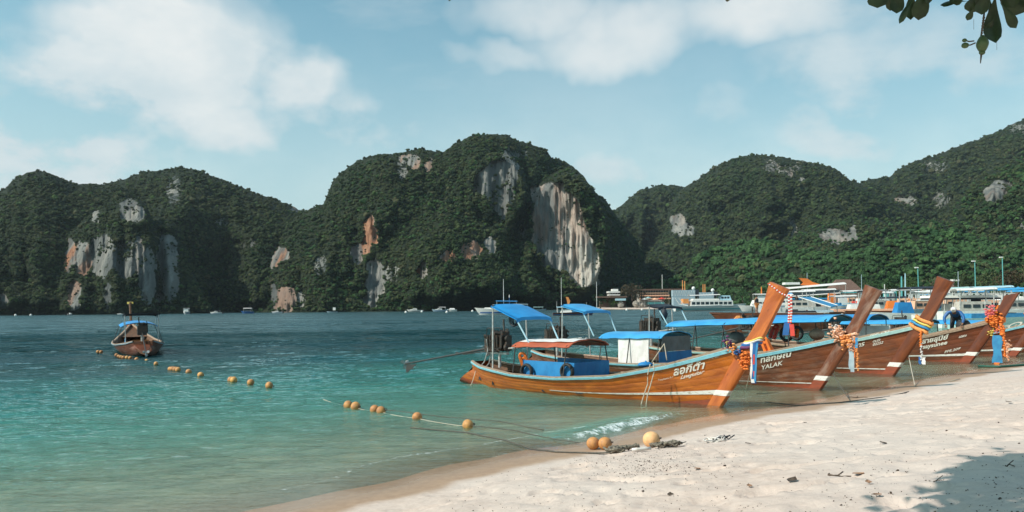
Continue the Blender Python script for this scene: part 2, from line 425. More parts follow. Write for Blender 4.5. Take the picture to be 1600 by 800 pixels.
def ground_mat():
    m = bpy.data.materials.new('beach sand'); m.use_nodes = True; t = NT(m.node_tree); t.n.clear()
    tc = t.add('ShaderNodeTexCoord').outputs['Object']
    s = t.add('ShaderNodeAttribute', attribute_name='shore').outputs['Fac']
    n0 = t.noise(tc, .8, 4); n1 = t.noise(tc, 9, 6, .6); n2 = t.noise(tc, 120, 3, .7); n3 = t.noise(t.scale(tc, (.5, .5, .5)), .6, 4)
    dry = t.mix(t.mapr(n1, .35, .7), (.63, .505, .435), (.54, .42, .355))
    dry = t.mix(t.mapr(n3, .4, .65), dry, (.60, .50, .44))
    dry = t.mix(t.math('MULTIPLY', t.mapr(n2, .62, .72), .5), dry, (.34, .25, .2))
    speck = t.add('ShaderNodeTexVoronoi', {'Vector': tc, 'Scale': 16.0}).outputs[0]
    spn = t.noise(tc, 1.3, 4, .7)
    dry = t.mix(t.math('MULTIPLY', t.mapr(speck, .05, .10, 1, 0), t.mapr(spn, .50, .68)), dry, (.30, .22, .17))
    wet = t.mix(t.mapr(n1, .3, .7), (.40, .265, .175), (.34, .22, .145))
    sw = t.math('ADD', s, t.math('MULTIPLY', t.math('SUBTRACT', n0, .5), 1.0))
    damp = t.mapr(sw, 1.0, 1.42)
    c = t.mix(damp, wet, dry)
    sub = t.mix(t.mapr(t.noise(t.scale(tc, (1, 1, 1)), .9, 4), .4, .65), (.56, .47, .34), (.46, .37, .27))
    c = t.mix(t.mapr(s, -2.5, -.2), sub, c)
    deepm = t.mapr(s, -14, -30)
    c = t.mix(t.mapr(s, -10, -26, 0, 1), c, (.08, .13, .11))
    # the land behind: scrub and earth
    land = t.mix(t.mapr(t.noise(tc, .05, 5), .4, .6), (.06, .075, .03), (.16, .12, .08))
    c = t.mix(t.mapr(s, 22, 34), c, land)
    rg = t.mapr(sw, .1, 1.35, .16, .9)
    b = t.add('ShaderNodeBsdfPrincipled', {'Base Color': c, 'Roughness': rg})
    h = t.math('ADD', t.math('MULTIPLY', n2, .25), n1)
    t.set(b, 'Normal', t.add('ShaderNodeBump', {'Strength': t.math('ADD', t.mapr(sw, .8, 1.6, .06, .75), t.mapr(s, -.3, -1.5, 0, .7)), 'Distance': .025, 'Height': h}).outputs[0])
    o = t.add('ShaderNodeOutputMaterial'); t.l.new(b.outputs[0], o.inputs[0]); return m
me = np_mesh('ground', np.stack([X, Y, Z], -1).reshape(-1, 3), grid_faces(*X.shape), [ground_mat()], {'shore': s_})
tag(link_mesh('ground', me), kind='structure')

# ------------------------------------------------------------------ water
CREST = [G(px, py) for px, py in [(868, 690), (885, 686), (925, 678), (966, 667), (1005, 658), (1036, 651), (1070, 645)]]
def crest_d(x, y):
    best = np.full(x.shape, 1e9); side = np.ones(x.shape); tt = np.zeros(x.shape); n = len(CREST) - 1
    for i in range(n):
        a, b = CREST[i], CREST[i + 1]; dx, dy = b.x - a.x, b.y - a.y; L2 = dx * dx + dy * dy
        t = np.clip(((x - a.x) * dx + (y - a.y) * dy) / L2, 0, 1)
        d = np.hypot(x - a.x - t * dx, y - a.y - t * dy); c = dx * (y - a.y) - dy * (x - a.x)
        m = d < best; best = np.where(m, d, best); side = np.where(m, np.where(c < 0, 1, -1), side); tt = np.where(m, (i + t) / n, tt)
    return best * side, tt
xw = axis(-24, 10.0, .115, (-9000, 9000), 1.06); yw = axis(9.5, 27, .05, (-400, 16000), 1.018)
X, Y = np.meshgrid(xw, yw, indexing='ij'); s_ = shore_s(X, Y)
seab = ground_z(X, Y, s_, False)
deep = sst(.02, .5, -seab); nearw = 1 - sst(40, 90, np.hypot(X, Y))
rx, ry = X * .74 + Y * .67, -X * .67 + Y * .74      # rx runs along the beach, ry out to sea
dpt = -seab; nearw = 1 - sst(110, 220, np.hypot(X, Y)); wx, wy = X * .97 + Y * .24, Y * .97 - X * .24
warp = .5 * vnoise(X * .3, Y * .3, 5.0)
def wv(kx, ky, sd): return vnoise(wx * kx + sd, (wy + warp) * ky, sd)
def crs(n): return n - .55 * np.abs(n)      # slightly sharper crests
shal = sst(.03, .30, dpt)
wz = shal * nearw * (.007 * wv(5.5, 11.0, 8) + .014 * wv(2.6, 6.0, 1) + .028 * crs(wv(1.15, 2.9, 2)) + .050 * crs(wv(.55, 1.5, 3)) * sst(.1, .8, dpt) + .085 * wv(.22, .62, 4) * sst(.3, 1.5, dpt) + .14 * wv(.09, .25, 6) * sst(1.0, 3, dpt))
gust = .62 + .55 * sst(-.35, .45, vnoise(X * .045, Y * .10, 9.0)); wz = wz * gust
cd, ct = crest_d(X, Y)
amp = np.sin(np.pi * np.clip(ct, 0, 1)) ** .6
inside = (ct > 0.001) & (ct < .999)
prof = np.where(cd > 0, np.exp(-(cd / .10) ** 2), np.exp(-(cd / .55) ** 2))
wz += .085 * prof * amp * inside
jag = .10 * fbm(X * 5, Y * 5, 1.3, 3)
foam = inside * amp * (sst(-.10, -.01, cd + jag) * (1 - sst(.05, .50, cd + jag * 2.2))) * .68
edge = sst(-.20, -.05, s_ + .10 * fbm(X * .9, Y * .9, 2.0, 3)) * (1 - sst(-.02, .12, s_))
foam = np.maximum(foam, .36 * edge * sst(-.3, .4, vnoise(X * .8, Y * .8, 12.0)))
l2 = -1.15 + .35 * fbm(X * .35, Y * .35, 8.0, 3)
foam = np.maximum(foam, .52 * np.exp(-((s_ - l2) / .06) ** 2) * nearw * (vnoise(X * .7, Y * .7, 4) > -.2))
def water_mat():
    m = bpy.data.materials.new('sea water'); m.use_nodes = True; t = NT(m.node_tree); t.n.clear()
    tc = t.add('ShaderNodeTexCoord').outputs['Object']
    dp = t.add('ShaderNodeAttribute', attribute_name='depth').outputs['Fac']
    fo = t.add('ShaderNodeAttribute', attribute_name='foam').outputs['Fac']
    n0 = t.noise(t.scale(tc, (.05, .12, 1)), 1.0, 4, .6)
    dj = t.math('MULTIPLY', dp, t.mapr(n0, .3, .7, .75, 1.3, False))
    body = t.ramp(t.math('DIVIDE', dj, 6.0), WBODY)
    # ripples: long crests facing the beach, smaller chop on top
    w1 = t.noise(t.scale(tc, (.42, 1.25, 1)), 1.5, 4, .55, .8)
    w2 = t.noise(t.scale(tc, (1.5, 3.4, 1)), 2.4, 4, .6, .5)
    w3 = t.noise(t.scale(tc, (.16, .46, 1)), 1.1, 4, .6, .8)
    w4 = t.noise(t.scale(tc, (.035, .10, 1)), 1.2, 5, .62, .8)
    w5 = t.noise(t.scale(tc, (.010, .035, 1)), 1.3, 5, .62, .6)
    ht = t.math('ADD', t.math('MULTIPLY', w1, WV1), t.math('MULTIPLY', w2, WV2))
    ht = t.math('ADD', ht, t.math('MULTIPLY', w3, WV3))
    ht = t.math('ADD', ht, t.math('MULTIPLY', w4, t.mapr(dp, 1.2, 4, 0, WV4)))
    ht = t.math('ADD', ht, t.math('MULTIPLY', w5, t.mapr(dp, 3, 7, 0, WV5)))
    yy = t.add('ShaderNodeSeparateXYZ', {0: tc}).outputs[1]
    ruf = t.mapr(t.math('ADD', yy, t.math('MULTIPLY', w5, 60)), 100, 135, .04, .24)
    bstr = t.mapr(dp, .0, .25, .15, 1.0)
    nrm = t.add('ShaderNodeBump', {'Strength': bstr, 'Distance': 1.0, 'Height': ht}).outputs[0]
    tr = t.add('ShaderNodeBsdfTransparent', {'Color': (.88, .96, .93, 1)})
    df = t.add('ShaderNodeBsdfDiffuse', {'Color': body, 'Normal': nrm})
    op = t.math('SUBTRACT', 1.0, t.math('EXPONENT', t.math('MULTIPLY', dj, -WOPAC)))
    under = t.add('ShaderNodeMixShader', {0: op, 1: tr, 2: df})
    gl = t.add('ShaderNodeBsdfGlossy', {'Color': (.80, .95, .94, 1), 'Roughness': ruf, 'Normal': nrm})
    fr = t.add('ShaderNodeFresnel', {'IOR': 1.33, 'Normal': nrm}).outputs[0]
    fr = t.math('MULTIPLY', fr, t.mapr(dp, 0, 1.0, .62, 1.0))
    sf = t.add('ShaderNodeMixShader', {0: fr, 1: under, 2: gl})
    fn = t.noise(t.scale(tc, (1, 1.6, 1)), 9, 7, .8); fb = t.noise(tc, 2.5, 4)
    fmask = t.mapr(t.math('ADD', fo, t.math('MULTIPLY', t.math('SUBTRACT', fn, .5), 2.4)), .42, .80)
    fmask = t.math('MULTIPLY', fmask, t.mapr(fo, .02, .12))
    white = t.add('ShaderNodeBsdfDiffuse', {'Color': (.80, .84, .84, 1)})
    fin = t.add('ShaderNodeMixShader', {0: fmask, 1: sf, 2: white})
    o = t.add('ShaderNodeOutputMaterial'); t.l.new(fin.outputs[0], o.inputs[0]); return m
WOPAC = .80
WV1, WV2, WV3, WV4, WV5 = .10, .04, .12, 1.2, 5.0
WBODY = [(0.0, (.34, .62, .47)), (.06, (.22, .58, .45)), (.15, (.07, .31, .25)), (.26, (.020, .150, .130)), (.40, (.005, .062, .060)), (.60, (.003, .034, .040))]
me = np_mesh('sea', np.stack([X, Y, wz], -1).reshape(-1, 3), grid_faces(*X.shape), [water_mat()], {'depth': np.maximum(-seab, 0) + .75 * amp * inside * np.exp(-((cd + .35) / .45) ** 2), 'foam': foam})
water = tag(link_mesh('sea', me), kind='structure')

# ------------------------------------------------------------------ limestone hills
def hill_mat():
    m = bpy.data.materials.new('limestone and scrub'); m.use_nodes = True; t = NT(m.node_tree); t.n.clear()
    tc = t.add('ShaderNodeTexCoord').outputs['Object']
    rk = t.add('ShaderNodeAttribute', attribute_name='rock').outputs['Fac']
    st = t.add('ShaderNodeAttribute', attribute_name='stain').outputs['Fac']
    v1 = t.noise(t.scale(tc, (1, .18, .10)), .17, 7, .68, .3)
    v2 = t.noise(t.scale(tc, (1, .25, .22)), .5, 7, .72)
    v3 = t.noise(tc, .03, 5, .6)
    v4 = t.noise(t.scale(tc, (1, .2, .14)), .075, 5, .6)
    v5 = t.noise(t.scale(tc, (1, .2, .08)), .06, 4, .6)
    g = t.mix(t.mapr(v1, .42, .68), (.52, .50, .45), (.20, .21, .205))
    g = t.mix(t.math('MULTIPLY', t.mapr(v2, .5, .68), .7), g, (.60, .56, .49))
    g = t.mix(t.math('MULTIPLY', t.mapr(v2, .48, .34), .75), g, (.045, .05, .05))
    g = t.mix(t.math('MULTIPLY', t.mapr(v5, .52, .40), .72), g, (.085, .10, .105))
    g = t.mix(t.math('MULTIPLY', t.mapr(v5, .55, .63), .7), g, (.66, .60, .52))
    g = t.mix(t.mapr(rk, .93, .99, .58, 0), g, (.075, .085, .085))  # rock off the main slab darkened: shade put into its colour
    og = t.mix(t.mapr(v2, .35, .65), (.44, .23, .14), (.26, .12, .07))
    stm = t.math('MULTIPLY', t.mapr(t.math('ADD', v4, t.math('MULTIPLY', st, .10)), .50, .62), t.math('MULTIPLY', st, 1.15), clamp=True)
    c = t.mix(stm, g, og)
    veg = t.mix(t.mapr(t.noise(tc, .2, 5), .4, .6), (.010, .018, .009), (.026, .036, .016))
    c = t.mix(t.mapr(t.math('ADD', rk, t.math('MULTIPLY', t.math('SUBTRACT', t.noise(t.scale(tc, (1, .5, .6)), .26, 7, .78), .5), 2.0)), .38, .50), veg, c)
    b = t.add('ShaderNodeBsdfPrincipled', {'Base Color': c, 'Roughness': .92}); b.inputs['Specular IOR Level'].default_value = .2
    h = t.math('ADD', t.math('MULTIPLY', v1, 2.0), v2)
    t.set(b, 'Normal', t.add('ShaderNodeBump', {'Strength': .9, 'Distance': 3.0, 'Height': h}).outputs[0])
    o = t.add('ShaderNodeOutputMaterial'); t.l.new(b.outputs[0], o.inputs[0]); return m
HM = hill_mat()
def inpoly(x, y, P):
    r_ = np.zeros(x.shape, bool); n = len(P)
    for i in range(n):
        x1, y1 = P[i]; x2, y2 = P[(i + 1) % n]
        if y1 == y2: continue
        c = ((y1 > y) != (y2 > y)) & (x < (x2 - x1) * (y - y1) / (y2 - y1) + x1); r_ ^= c
    return r_
TREES = []      # (x, y, z, scale, kind)
def hill(name, ridge, Yb, depth, rocks=(), polys=(), bumps=(), seed=0, dens=1.0, dx=1.6, nv=96, amp=1.0, green=0.0, rough=1.0, treesc=1.0, back=1.3, tilt=0.0, faces=()):
    rp = np.array(ridge, float); px = np.arange(rp[0, 0], rp[-1, 0] + .1, dx); pyr = np.interp(px, rp[:, 0], rp[:, 1])
    pyr = pyr + rough * (1.6 * vnoise(px / 9, seed, .5) + 1.2 * vnoise(px / 3.7, seed, 9.5))
    yb = np.array(Yb, float) if not np.isscalar(Yb) else np.array([[rp[0, 0], Yb], [rp[-1, 0], Yb]])
    Y0 = np.interp(px, yb[:, 0], yb[:, 1])
    v = np.concatenate([[-.06], np.linspace(0, 1, nv)]); nb = 14
    PX = np.repeat(px[:, None], len(v), 1); V = np.repeat(v[None, :], len(px), 0)
    dxu = (PX - 800); base = HY + (H * F / Y0)[:, None] - ROLL * dxu          # image row of the waterline
    PY = base + (pyr[:, None] - base) * V
    ht = np.maximum(base - pyr[:, None], 1)
    vv = np.clip(V, 0, 1)
    D = depth * np.minimum(1, ht / 120)
    prof = .38 * vv + .62 * (1 - np.sqrt(np.maximum(1 - vv ** 2, 0)))
    YY = Y0[:, None] + D * prof
    u = (PX - rp[0, 0]) / (rp[-1, 0] - rp[0, 0]); YY = YY + depth * .5 * (1 - np.sin(np.pi * np.clip(u, .02, .98)) ** .6) + tilt * (u - .3) * vv
    sc = Y0[:, None] / F
    mx, mz = (PX - 800) * sc, (base - PY) * sc
    n1 = fbm(mx / 62 + seed, mz / 95 + seed, seed, 3); n2 = fbm(mx / 22, mz / 34, seed + 3, 3); rdg = 1 - np.abs(vnoise(mx / 42 + 5, mz / 130, seed + 7)) * 2
    win = sst(-.02, .12, vv) * sst(1.02, .86, vv) 
    YY = YY + amp * win * (27 * n1 + 9 * n2 - 17 * rdg)
    for (bx, by, brx, bry, da) in bumps:
        q = ((PX - bx) / brx) ** 2 + ((PY - by) / bry) ** 2; YY = YY + da * np.exp(-q * 1.2) 
    for (fx, fy, frx, fry, sx, sz_, pr_) in faces:      # rock walls: near planar faces with their own bearing
        q = ((PX - fx) / frx) ** 2 + ((PY - fy) / fry) ** 2; k = sst(1.30, .85, q); mu = float((YY * k).sum() / k.sum()) - pr_; mcx, mcz = float((mx * k).sum() / k.sum()), float((mz * k).sum() / k.sum())
        YY = YY * (1 - k) + (mu + sx * (mx - mcx) + sz_ * (mz - mcz)) * k
    jx = 8 * vnoise(PX / 13, PY / 13, seed + 1.5) + 4 * vnoise(PX / 5, PY / 5, seed + 2.5); jy = 8 * vnoise(PX / 13, PY / 13, seed + 21.5) + 4 * vnoise(PX / 5, PY / 5, seed + 12.5)
    rock = np.zeros(PX.shape); stain = np.zeros(PX.shape)
    for (cx, cy, erx, ery, sta, stg) in rocks:
        q = ((PX + jx * .6 - cx) / erx) ** 2 + ((PY + jy * .8 - cy) / ery) ** 2
        r0 = (.42 + .50 * sta) * sta ** .3 * sst(1.35, .55, q); stain = np.where(r0 > rock, stg, stain); rock = np.maximum(rock, r0)
    for (P, sta, stg) in polys:
        r0 = sta * inpoly(PX + jx * .55, PY + jy * .55, P); stain = np.where(r0 > rock, stg, stain); rock = np.maximum(rock, r0)
    flute = np.abs(vnoise(mx / 3.2, mz / 26, seed + 4)) + .6 * np.abs(vnoise(mx / 1.5, mz / 12, seed + 5)); YY = YY + rock * (6.5 * flute - 1) + rock * 5 * vnoise(mx / 9, mz / 18, seed + 8)
    YY = YY + amp * win * (1 - rock) * (Y0[:, None] / 600) * (-4.5 * np.abs(vnoise(mx / 9, mz / 9, seed + 14)) * 2 - 4.0 * vnoise(mx / 19, mz / 19, seed + 15) - 2.2 * vnoise(mx / 4.5, mz / 4.5, seed + 16))
    dxu2, dyu = (PX - 800) * cR - (PY - HY) * sR, (PX - 800) * sR + (PY - HY) * cR
    XW, ZW = dxu2 / F * YY, H - dyu / F * YY
    # far side
    kb = np.linspace(1, nb, nb) / nb
    lastY, lastX, lastZ = YY[:, -1:], XW[:, -1:], ZW[:, -1:]
    BY = lastY + depth * back * kb[None, :]; BX = lastX + (lastX / lastY) * depth * back * kb[None, :]
    BZ = lastZ - (lastZ + 3) * (kb[None, :] ** 1.6)
    XA, YA, ZA = [np.concatenate(p, 1) for p in ((XW, BX), (YY, BY), (ZW, BZ))]
    RA = np.concatenate([rock, np.zeros(BX.shape)], 1); SA = np.concatenate([stain, np.zeros(BX.shape)], 1)
    me = np_mesh(name, np.stack([XA, YA, ZA], -1).reshape(-1, 3), grid_faces(*XA.shape), [HM], {'rock': RA, 'stain': SA})
    o = tag(link_mesh(name, me), kind='structure')
    # tree positions: even on the visible slope
    rg = np.random.RandomState(seed * 31 + 5)
    area = float(np.sum(ht[:, 0]) * dx); n = int(area / 10.5 * dens)
    w = ht[:, 0] / ht[:, 0].sum(); ci = rg.choice(len(px), n, p=w); tv = rg.rand(n) ** .93 * .995 + .003
    fi = tv * (nv - 1) + 1; i0 = np.clip(fi.astype(int), 1, nv - 1); fr = fi - i0
    A_ = lambda A: A[ci, i0] * (1 - fr) + A[ci, np.minimum(i0 + 1, nv)] * fr
    x, y, z, rk = A_(XW), A_(YY), A_(ZW), A_(rock)
    hang = vnoise(x / 4.5, y / 9, z / 7); keep = rg.rand(n) > np.clip((rk - .10 - .75 * hang) * 1.5, 0, 1) * (rk > .02)
    sz = (1.9 + 1.9 * rg.rand(n) ** 2 + 2.4 * (rg.rand(n) > .95)) * y / F * treesc * (1 - .45 * rk) * (1 - .3 * (tv > .94))
    z = z + (.5 + 1.2 * rg.rand(n)) * sz * .35
    clump = vnoise(x / 22, y / 22, z / 22)
    keep &= (clump > -.55) | (rg.rand(n) < .7)
    if not callable(green): kd = np.where(rg.rand(n) < green, rg.randint(4, 8, n), rg.randint(0, 4, n))
    else: kd = np.where(rg.rand(n) < green(A_(PX), A_(PY)), rg.randint(4, 8, n), rg.randint(0, 4, n))
    for a in np.stack([x, y, z, sz, kd], 1)[keep]: TREES.append(a)
    return o
hill('far_left_hill', [(-200, 350), (-120, 325), (-60, 318), (-10, 305), (5, 297), (20, 281), (42, 269), (60, 267), (80, 271), (100, 281), (120, 287), (165, 287), (200, 282), (260, 300), (300, 330), (340, 400)],
     [(-200, 480), (60, 480), (340, 640)], 190, rocks=[(3, 474, 7, 12, .9, .2), (-60, 440, 30, 30, .8, .1)], seed=1, amp=1.1)
hill('left_hill', [(70, 486), (90, 420), (110, 360), (140, 312), (165, 290), (190, 281), (225, 268), (262, 264), (285, 262), (310, 266), (345, 280), (370, 290), (400, 301), (430, 312), (455, 321), (468, 327), (500, 350), (540, 400), (600, 470)],
     [(70, 560), (330, 560), (600, 640)], 230, rocks=[(275, 300, 14, 26, .35, 0), (460, 325, 8, 5, .9, .2), (345, 350, 14, 10, .3, 0), (385, 382, 16, 10, .25, 0)], seed=2, bumps=[(345, 420, 50, 100, 60), (262, 330, 45, 25, -22), (225, 380, 60, 60, -25)], amp=1.1)
hill('left_cliff_spur', [(18, 488), (40, 462), (62, 440), (75, 418), (90, 392), (112, 362), (135, 340), (160, 322), (190, 312), (215, 308), (228, 318), (240, 345), (262, 342), (282, 356), (292, 385), (300, 420), (312, 450), (330, 486)],
     [(18, 470), (330, 490)], 90,
     rocks=[(106, 398, 16, 26, 1, .95), (130, 402, 13, 26, 1, .65), (90, 412, 9, 12, .9, .7), (160, 400, 24, 34, .62, .05), (205, 330, 22, 22, .75, .05), (198, 405, 22, 34, .62, .0), (218, 400, 6, 34, .95, .1), (232, 432, 14, 48, 1, .0), (262, 400, 17, 34, .7, 0), (268, 440, 14, 34, .8, 0),
            (116, 462, 11, 24, 1, .45), (168, 462, 6, 24, 1, .05), (250, 465, 6, 10, .7, 0), (150, 335, 7, 14, .5, 0)],
     seed=3, bumps=[(110, 400, 30, 50, -8), (232, 430, 14, 60, -12), (250, 420, 7, 70, 22), (268, 440, 12, 50, -8), (190, 400, 8, 60, 14), (145, 430, 10, 60, 12), (225, 365, 30, 12, 14)], amp=.8, dens=1.05)
SLAB = [(832, 290), (850, 286), (878, 287), (890, 300), (905, 318), (912, 345), (925, 372), (934, 395), (939, 418), (932, 446), (905, 450), (893, 440), (882, 425), (865, 420), (848, 412), (838, 395), (834, 370), (833, 330)]
UP = [(752, 262), (775, 250), (800, 250), (812, 262), (806, 300), (792, 335), (782, 350), (770, 318), (745, 305), (735, 300), (742, 280)]
hill('central_karst_hill', [(382, 490), (390, 470), (396, 440), (402, 412), (408, 392), (420, 372), (440, 352), (468, 334), (490, 324), (505, 318), (512, 303), (520, 284), (530, 272), (545, 260), (565, 248), (590, 241), (612, 241), (640, 235), (660, 232), (672, 236), (692, 238), (705, 228), (716, 221), (735, 212), (760, 209), (790, 210), (806, 218), (830, 226), (850, 233), (862, 246), (882, 251), (898, 262), (912, 275), (922, 290), (932, 302), (946, 312), (958, 330), (968, 345), (985, 362), (996, 378), (1004, 400), (1014, 425), (1030, 450), (1050, 478)],
     [(382, 480), (560, 520), (740, 540), (850, 590), (930, 690), (1050, 980)], 200,
     rocks=[(437, 398, 15, 11, 1, .8), (424, 410, 14, 10, 1, .6), (418, 392, 6, 12, .7, .2), (445, 468, 18, 20, .9, .45), (425, 458, 8, 14, .8, .2), (470, 470, 8, 14, .6, .1), (578, 362, 11, 24, .95, .95), (572, 385, 9, 18, .8, .8), (560, 395, 14, 16, .6, .1),
            (586, 440, 14, 36, .9, 0), (580, 470, 12, 14, .95, .1), (736, 392, 16, 13, 1, 1), (702, 402, 12, 9, .95, 1), (766, 385, 9, 14, .7, .2), (662, 420, 6, 16, .8, .1), (657, 424, 7, 8, .7, 1), (640, 252, 18, 12, .65, .5), (670, 258, 6, 12, .8, .45), (628, 264, 8, 22, .4, 0), (500, 415, 12, 14, .4, .1), (610, 430, 16, 18, .4, 0), (818, 370, 7, 18, .4, 0), (806, 242, 24, 8, .4, 0)],
     polys=[(SLAB, 1.0, .34), (UP, .72, .03)],
     bumps=[(815, 285, 11, 44, 42), (808, 340, 14, 40, 26), (806, 400, 16, 40, 22), (985, 390, 26, 70, 40), (940, 320, 25, 30, 18), (500, 340, 40, 30, -18), (600, 300, 40, 60, -14), (720, 340, 22, 40, 16), (690, 310, 25, 30, 18), (560, 380, 14, 40, 14), (640, 400, 40, 30, -16), (470, 420, 20, 50, 16), (760, 440, 60, 24, -22), (860, 460, 50, 18, -30)], seed=4, nv=140, amp=1.15, dens=1.1,
     faces=[(888, 370, 62, 98, -.22, .34, 92), (778, 300, 42, 56, -.20, .35, 26)],
     green=lambda px, py: np.clip(.12 + .5 * np.exp(-((px - 690) / 25) ** 2 - ((py - 330) / 18) ** 2) + .25 * sst(420, 470, py), 0, 1))
hill('small_right_hill', [(900, 390), (940, 350), (962, 328), (985, 308), (1000, 297), (1025, 290), (1048, 288), (1066, 292), (1085, 312), (1130, 370)],
     [(900, 1180), (1130, 1180)], 220, seed=5, amp=1.4, nv=60, treesc=.95)
hill('right_ridge_hill', [(968, 478), (985, 440), (1010, 395), (1035, 345), (1055, 305), (1070, 292), (1085, 284), (1100, 272), (1113, 264), (1130, 254), (1150, 246), (1165, 242), (1185, 242), (1200, 244), (1225, 246), (1250, 250), (1275, 255), (1298, 260), (1312, 268), (1322, 278), (1340, 286), (1370, 300), (1420, 330), (1480, 380)],
     [(968, 1040), (1200, 860), (1480, 720)], 300,
     rocks=[(1060, 350, 12, 20, 1, .12), (1076, 358, 11, 12, .6, 0), (1052, 340, 8, 10, .7, .3), (1240, 360, 6, 17, 1, 0), (1222, 262, 34, 8, .35, .2), (1236, 274, 5, 6, .6, .2), (1254, 282, 5, 5, .6, .2), (1205, 258, 10, 10, .4, .1), (1260, 252, 16, 4, .5, .1)],
     seed=6, bumps=[(1120, 350, 60, 30, 30), (1190, 380, 60, 30, 30), (1060, 340, 25, 40, -30), (1150, 290, 70, 30, -14)], amp=1.3, nv=110)
hill('far_right_ridge', [(1270, 340), (1310, 310), (1340, 288), (1355, 281), (1390, 277), (1398, 268), (1412, 260), (1440, 248), (1455, 244), (1480, 236), (1505, 226), (1530, 217), (1560, 205), (1580, 194), (1600, 186), (1660, 168), (1740, 155), (1850, 160), (2000, 200)],
     [(1270, 980), (2000, 900)], 330, rocks=[(1415, 312, 18, 8, .5, .3), (1470, 312, 14, 14, .4, .1), (1460, 262, 26, 12, .3, .1), (1600, 200, 26, 10, .4, 0), (1340, 318, 10, 8, .3, .2)], seed=7, amp=1.3, nv=90)
hill('mid_right_slope', [(1150, 400), (1190, 388), (1230, 372), (1262, 358), (1300, 345), (1340, 338), (1400, 348), (1440, 352), (1480, 345), (1500, 310), (1520, 286), (1542, 268), (1562, 262), (1585, 250), (1605, 243), (1660, 220), (1760, 200), (1900, 220)],
     [(1150, 620), (1900, 520)], 190,
     rocks=[(1305, 370, 27, 12, 1, .1), (1332, 366, 10, 9, .8, .05), (1553, 304, 19, 15, 1, .25), (1560, 288, 16, 8, .7, .05), (1578, 290, 6, 6, .8, .1), (1598, 350, 5, 10, .9, .1), (1416, 320, 10, 6, .5, .2)],
     seed=8, amp=1.0, dens=.8, treesc=1.25, bumps=[(1305, 372, 30, 12, 8), (1555, 300, 26, 20, -14), (1470, 370, 40, 30, 18)], green=.35)
hill('green_forest_slope', [(930, 486), (948, 470), (975, 455), (1010, 446), (1050, 430), (1090, 405), (1120, 388), (1150, 378), (1180, 374), (1215, 378), (1250, 390), (1300, 395), (1340, 392), (1380, 372), (1420, 352), (1450, 345), (1490, 352), (1530, 372), (1570, 380), (1620, 372), (1700, 360), (1850, 360)],
     [(930, 640), (1060, 615), (1110, 590), (1160, 540), (1300, 440), (1600, 400), (1850, 380)], 110, seed=9, amp=.9, green=.9, dens=.5, treesc=1.75, nv=80,
     bumps=[(1180, 420, 50, 30, -14), (1090, 440, 30, 30, 10)])

# ------------------------------------------------------------------ forest canopy (one mass, instanced crowns)
def crown_mesh(name, m, seed, flat=.8):
    r0 = random.Random(seed); V = []; Fc = []
    for k in range(7):
        c = Vector((r0.uniform(-.55, .55), r0.uniform(-.55, .55), r0.uniform(.05, .75) * flat)); rr = r0.uniform(.34, .58)
        bm = bmesh.new(); bmesh.ops.create_icosphere(bm, subdivisions=1, radius=rr)
        b = len(V)
        for v in bm.verts: V.append(c + v.co * r0.uniform(.72, 1.22))
        for f in bm.faces: Fc.append([b + v.index for v in f.verts])
        bm.free()
    for k in range(46):        # loose sprays that break the outline
        d = Vector((r0.gauss(0, 1), r0.gauss(0, 1), abs(r0.gauss(0, .8)))).normalized(); p = Vector((d.x * .95, d.y * .95, .35 + d.z * .65)) * r0.uniform(.8, 1.08)
        a = Vector((r0.uniform(-1, 1), r0.uniform(-1, 1), r0.uniform(-1, 1))) * .2; c = Vector((r0.uniform(-1, 1), r0.uniform(-1, 1), r0.uniform(-1, 1))) * .2
        b = len(V); V += [p, p + a, p + c]; Fc.append([b, b + 1, b + 2])
    me = bpy.data.meshes.new(name); me.from_pydata([tuple(v) for v in V], [], Fc); me.materials.append(m); me.update(); return me
def foliage_mat(name, c1, c2, c3, var=.35, sc=.35):
    m = bpy.data.materials.new(name); m.use_nodes = True; t = NT(m.node_tree); t.n.clear()
    geo = t.add('ShaderNodeNewGeometry').outputs['Position']; rn = t.add('ShaderNodeObjectInfo').outputs['Random']
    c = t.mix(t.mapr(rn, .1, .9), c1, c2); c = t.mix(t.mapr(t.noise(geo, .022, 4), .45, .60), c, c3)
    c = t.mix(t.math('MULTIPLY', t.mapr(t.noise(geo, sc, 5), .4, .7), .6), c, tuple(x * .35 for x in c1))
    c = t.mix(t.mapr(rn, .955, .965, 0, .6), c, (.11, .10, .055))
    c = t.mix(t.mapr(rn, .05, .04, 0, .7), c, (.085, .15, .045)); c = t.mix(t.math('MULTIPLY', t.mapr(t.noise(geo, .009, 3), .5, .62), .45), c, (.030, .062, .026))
    b = t.add('ShaderNodeBsdfPrincipled', {'Base Color': c, 'Roughness': .8}); b.inputs['Specular IOR Level'].default_value = .15
    tl = t.add('ShaderNodeBsdfTranslucent', {'Color': c}); mx = t.add('ShaderNodeMixShader', {0: .18, 1: b, 2: tl})
    o = t.add('ShaderNodeOutputMaterial'); t.l.new(mx.outputs[0], o.inputs[0]); return m
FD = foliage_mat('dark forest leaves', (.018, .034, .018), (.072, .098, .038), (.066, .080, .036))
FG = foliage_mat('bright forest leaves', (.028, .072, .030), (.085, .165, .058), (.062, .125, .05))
cc = bpy.data.collections.new('crown_kinds')
for k in range(8):
    o = bpy.data.objects.new('tree_crown_kind_%d' % k, crown_mesh('crown', FD if k < 4 else FG, 40 + k, [.8, 1.0, .7, 1.2][k % 4])); cc.objects.link(o)
